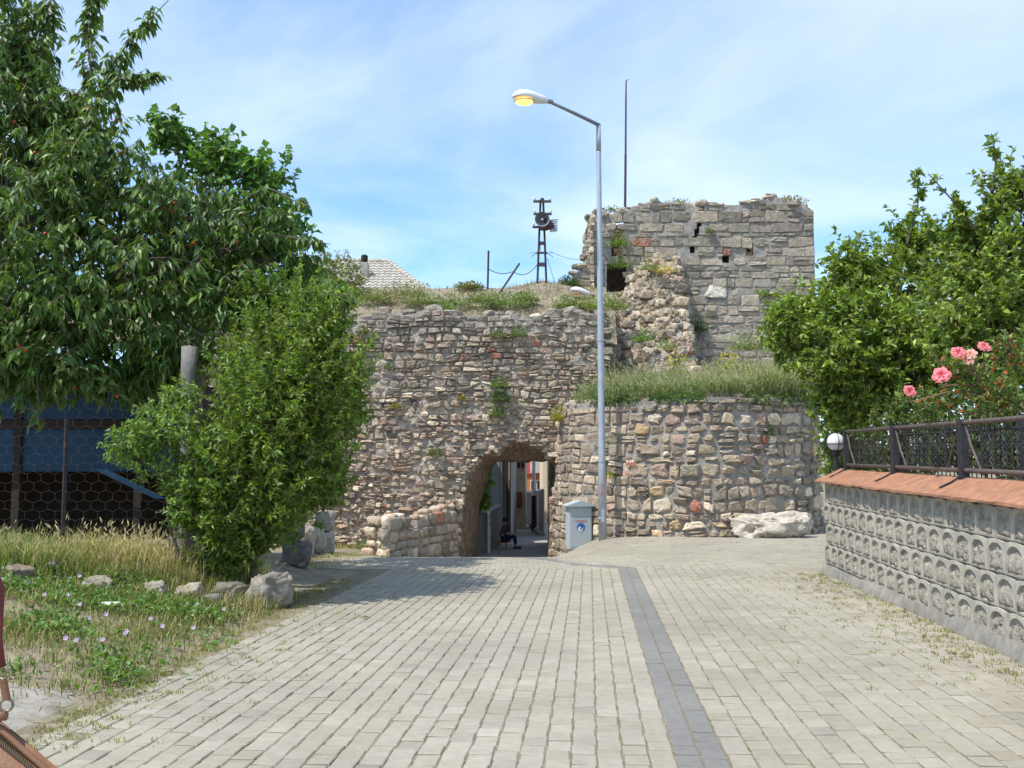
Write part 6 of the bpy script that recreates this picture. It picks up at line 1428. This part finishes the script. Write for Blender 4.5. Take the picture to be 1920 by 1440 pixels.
x = rg.uniform(XB0, XB1-.1, 2600); y = rg.uniform(YB0+.2, YT-.1, 2600); k = n2(x*1.4, y*1.4, 66) > .0; P = np.stack([x[k], y[k], bh(x[k], y[k])], 1); blades(mb, P, rg.uniform(.08, .35, len(P)), .8, .010, lcols(rg, len(P), (.34, .27, .13), (.13, .17, .05), .4, .25), rg)
o = mb.build('wall_top_grass', M_grass, kind='stuff'); tag(o, 'dry grass along the ruined wall tops', 'grass')
# shrubs on the wall top
GG, GA = (.10, .14, .065), (.15, .185, .085)
for i, (px, py, Y, r, lab, col) in enumerate(((700, 553, 28.4, (.45, .4, .3), 'small green tuft on the left end of the wall top', GG), (762, 548, 28.6, (.72, .5, .42), 'wide grey green bush on the wall top below the house roof', (.12, .125, .075)), (790, 562, 28.1, (.5, .4, .32), 'green bush joined to the right of the wide grey bush', GG),
    (846, 560, 28.3, (.52, .45, .28), 'round green bush in the middle left of the wall top', GG), (832, 578, 27.7, (.34, .3, .2), 'small bush just below the round green bush', (.09, .15, .06)), (905, 568, 28.2, (.45, .4, .26), 'green bush at the foot of the leaning post', GG), (950, 573, 28.0, (.62, .45, .34), 'broad green bush left of the loudspeaker mast', (.08, .14, .05)), (985, 568, 28.5, (.35, .3, .22), 'small bush directly left of the mast base', GG),
    (1062, 580, 27.8, (.34, .3, .28), 'green tuft right of the mast on the wall edge', GG), (1098, 582, 27.7, (.45, .35, .32), 'yellow green tuft left of the tall lamp post on the wall edge', (.12, .15, .05)), (1065, 540, 31.0, (.3, .3, .28), 'dark bush on the broken steps of the tower', (.06, .1, .04)), (880, 538, 30.5, (.4, .3, .16), 'low scrub on the skyline of the wall', (.1, .11, .06)), (1150, 590, 28.6, (.4, .4, .4), 'weeds at the left foot of the rubble buttress', GG))):
    c = W(px, py, Y); 
    if Y < 30.8: c[2] = (tp(c[0], Y) if px < 1120 else c[2])+r[2]*.3
    plant('wall_shrub', c+np.array([0, -.1, .03]), 900, tuple(1.25*v for v in r), .10, .035, col, GA, lab, 300+i, 'shrub', 'shrubs on the wall top')
c = W(640, 515, 30.0); bz = tp(c[0], 30)
tree('olive_bush', (c[0], 30.0, bz), (c[0], 30, bz+.3), [blobpx(640, 512, 30, 45, 40, 80), blobpx(600, 500, 30, 40, 36, 50), blobpx(668, 535, 29.5, 26, 24, 30)], 'olive green bush on the wall top left of the house roof', 'bush', 320, .4, 11, .12, .05, (.075, .10, .035), (.12, .14, .05), .3, trunk_r=.06, limb_r=.03)
# plants rooted in the wall faces
for i, (px, py, Y, r, lab, col, n) in enumerate(((936, 725, 26.82, (.26, .2, .24), 'upper tuft of the caper plant on the long wall', (.09, .13, .055), 300), (938, 752, 26.84, (.26, .18, .34), 'dark middle tuft of the caper plant on the long wall', (.06, .105, .05), 360), (932, 780, 26.84, (.24, .2, .28), 'lower tuft of the caper plant above the gate', (.10, .14, .065), 300),
    (972, 630, 26.85, (.24, .2, .30), 'green tuft high on the long wall near its top', (.08, .12, .05), 260), (933, 632, 26.88, (.2, .16, .18), 'small tuft left of the high green tuft', (.09, .12, .05), 160), (1048, 788, 26.3, (.26, .22, .42), 'yellow green plant hanging above the gate corner', (.17, .17, .04), 380), (815, 852, 26.88, (.18, .14, .2), 'small tuft low on the long wall', (.08, .12, .05), 140), (742, 765, 26.9, (.2, .12, .12), 'dry tuft on the long wall left of centre', (.16, .15, .06), 120), (866, 748, 26.9, (.14, .12, .1), 'tiny dry tuft in the middle of the long wall', (.15, .14, .06), 80), (680, 622, 26.9, (.16, .12, .14), 'small tuft under the wall top at left', (.12, .14, .05), 100), (728, 692, 26.9, (.14, .1, .12), 'small green tuft beside the shrub on the long wall', (.08, .12, .05), 90),
    (1160, 462, 31.0, (.38, .35, .5), 'leafy plant growing in the dark niche of the tower', (.08, .15, .035), 420), (1163, 502, 30.9, (.4, .35, .5), 'lower plant hanging out of the tower niche', (.07, .12, .035), 360), (1205, 640, 27.9, (.36, .3, .34), 'round green bush on the face of the rubble buttress', (.085, .145, .055), 380), (1250, 655, 27.6, (.36, .3, .3), 'straggly weeds below the buttress stones', (.12, .15, .06), 240), (1218, 505, 29.8, (.3, .3, .25), 'green tuft on the rubble slope', (.10, .14, .05), 220), (1245, 510, 29.6, (.3, .25, .25), 'yellow tuft on the rubble slope', (.26, .22, .06), 200),
    (1437, 555, 30.85, (.2, .15, .2), 'green tuft on the tower face near the fruit tree', (.08, .12, .05), 140), (1330, 436, 30.9, (.12, .1, .16), 'tiny tuft beside the crack of the tower', (.08, .11, .05), 80), (1310, 620, 30.75, (.3, .25, .55), 'dark ivy in the corner between buttress and tower', (.05, .09, .03), 320), (1482, 381, 31.3, (.6, .5, .2), 'low cushion of grass on the right of the tower top', (.13, .13, .05), 420), (1270, 384, 31.3, (.5, .4, .16), 'scrubby tuft on the middle of the tower top', (.09, .12, .05), 260), (1145, 396, 31.3, (.3, .3, .16), 'small tuft on the left corner of the tower top', (.08, .12, .04), 160),
    (1150, 895, 24.9, (.14, .12, .3), 'yellow green plant on the bastion beside the lamp post', (.17, .18, .04), 160), (1440, 815, 23.75, (.14, .1, .2), 'small plant on the shaded bastion face', (.07, .11, .04), 110), (690, 1030, 25.6, (.3, .25, .24), 'green weed at the foot of the low stone wall', (.06, .12, .035), 180))):
    c = W(px, py, Y)
    if 'bastion' in lab:
        c = on_bas(px, py)+np.array([0, -.06, 0])
    plant('wall_plant', c, n, r, .10, .04, col, tuple(1.3*v for v in col), lab, 400+i, 'plant', 'plants rooted in the old walls', up=.3)
for i, (px, py, lab) in enumerate(((1272, 690, 'yellow flowering weed left of the buttress corner on the bastion'), (1365, 690, 'yellow flowering weed in the middle of the bastion grass'))):
    c = W(px, py, 26.6); plant('flowering_weed', (c[0], c[1], float(ptop(c[0], c[1]))+.45), 260, (.3, .3, .45), .09, .03, (.12, .16, .04), (.2, .2, .04), lab, 460+i, 'plant', flower=(36, .05, (.65, .52, .05)))
for i, (px, py, Y, r, lab) in enumerate(((1400, 650, 27.0, (.6, .5, .45), 'grey flowering scrub left part behind the bastion grass'), (1470, 645, 26.5, (.6, .5, .5), 'grey flowering scrub right part behind the bastion grass'))):
    c = W(px, py, Y); plant('flowering_scrub', (c[0], c[1], max(c[2]-.1, float(ptop(min(c[0], 8.2), c[1]))+.35)), 700, r, .10, .03, (.10, .14, .06), (.16, .18, .09), lab, 470+i, 'shrub', flower=(130, .04, (.6, .58, .48)))
# fig by the alley wall
c = W(903, 925, 30.6)
tree('fig_tree', (c[0]-.1, 30.9, AZ(30.9)), (c[0]-.05, 30.9, -.2), [blobpx(912, 895, 30.6, 15, 18, 16), blobpx(898, 930, 30.6, 20, 18, 20), blobpx(908, 945, 30.5, 18, 12, 10), blobpx(890, 950, 30.7, 10, 16, 10)], 'small fig tree leaning over the alley wall', 'tree', 501, .3, 6, .16, .14, (.08, .17, .03), (.12, .24, .04), .3, trunk_r=.035, limb_r=.02, droop=.3)
# rose hip / pomegranate flowers on the shrub, as small red specks
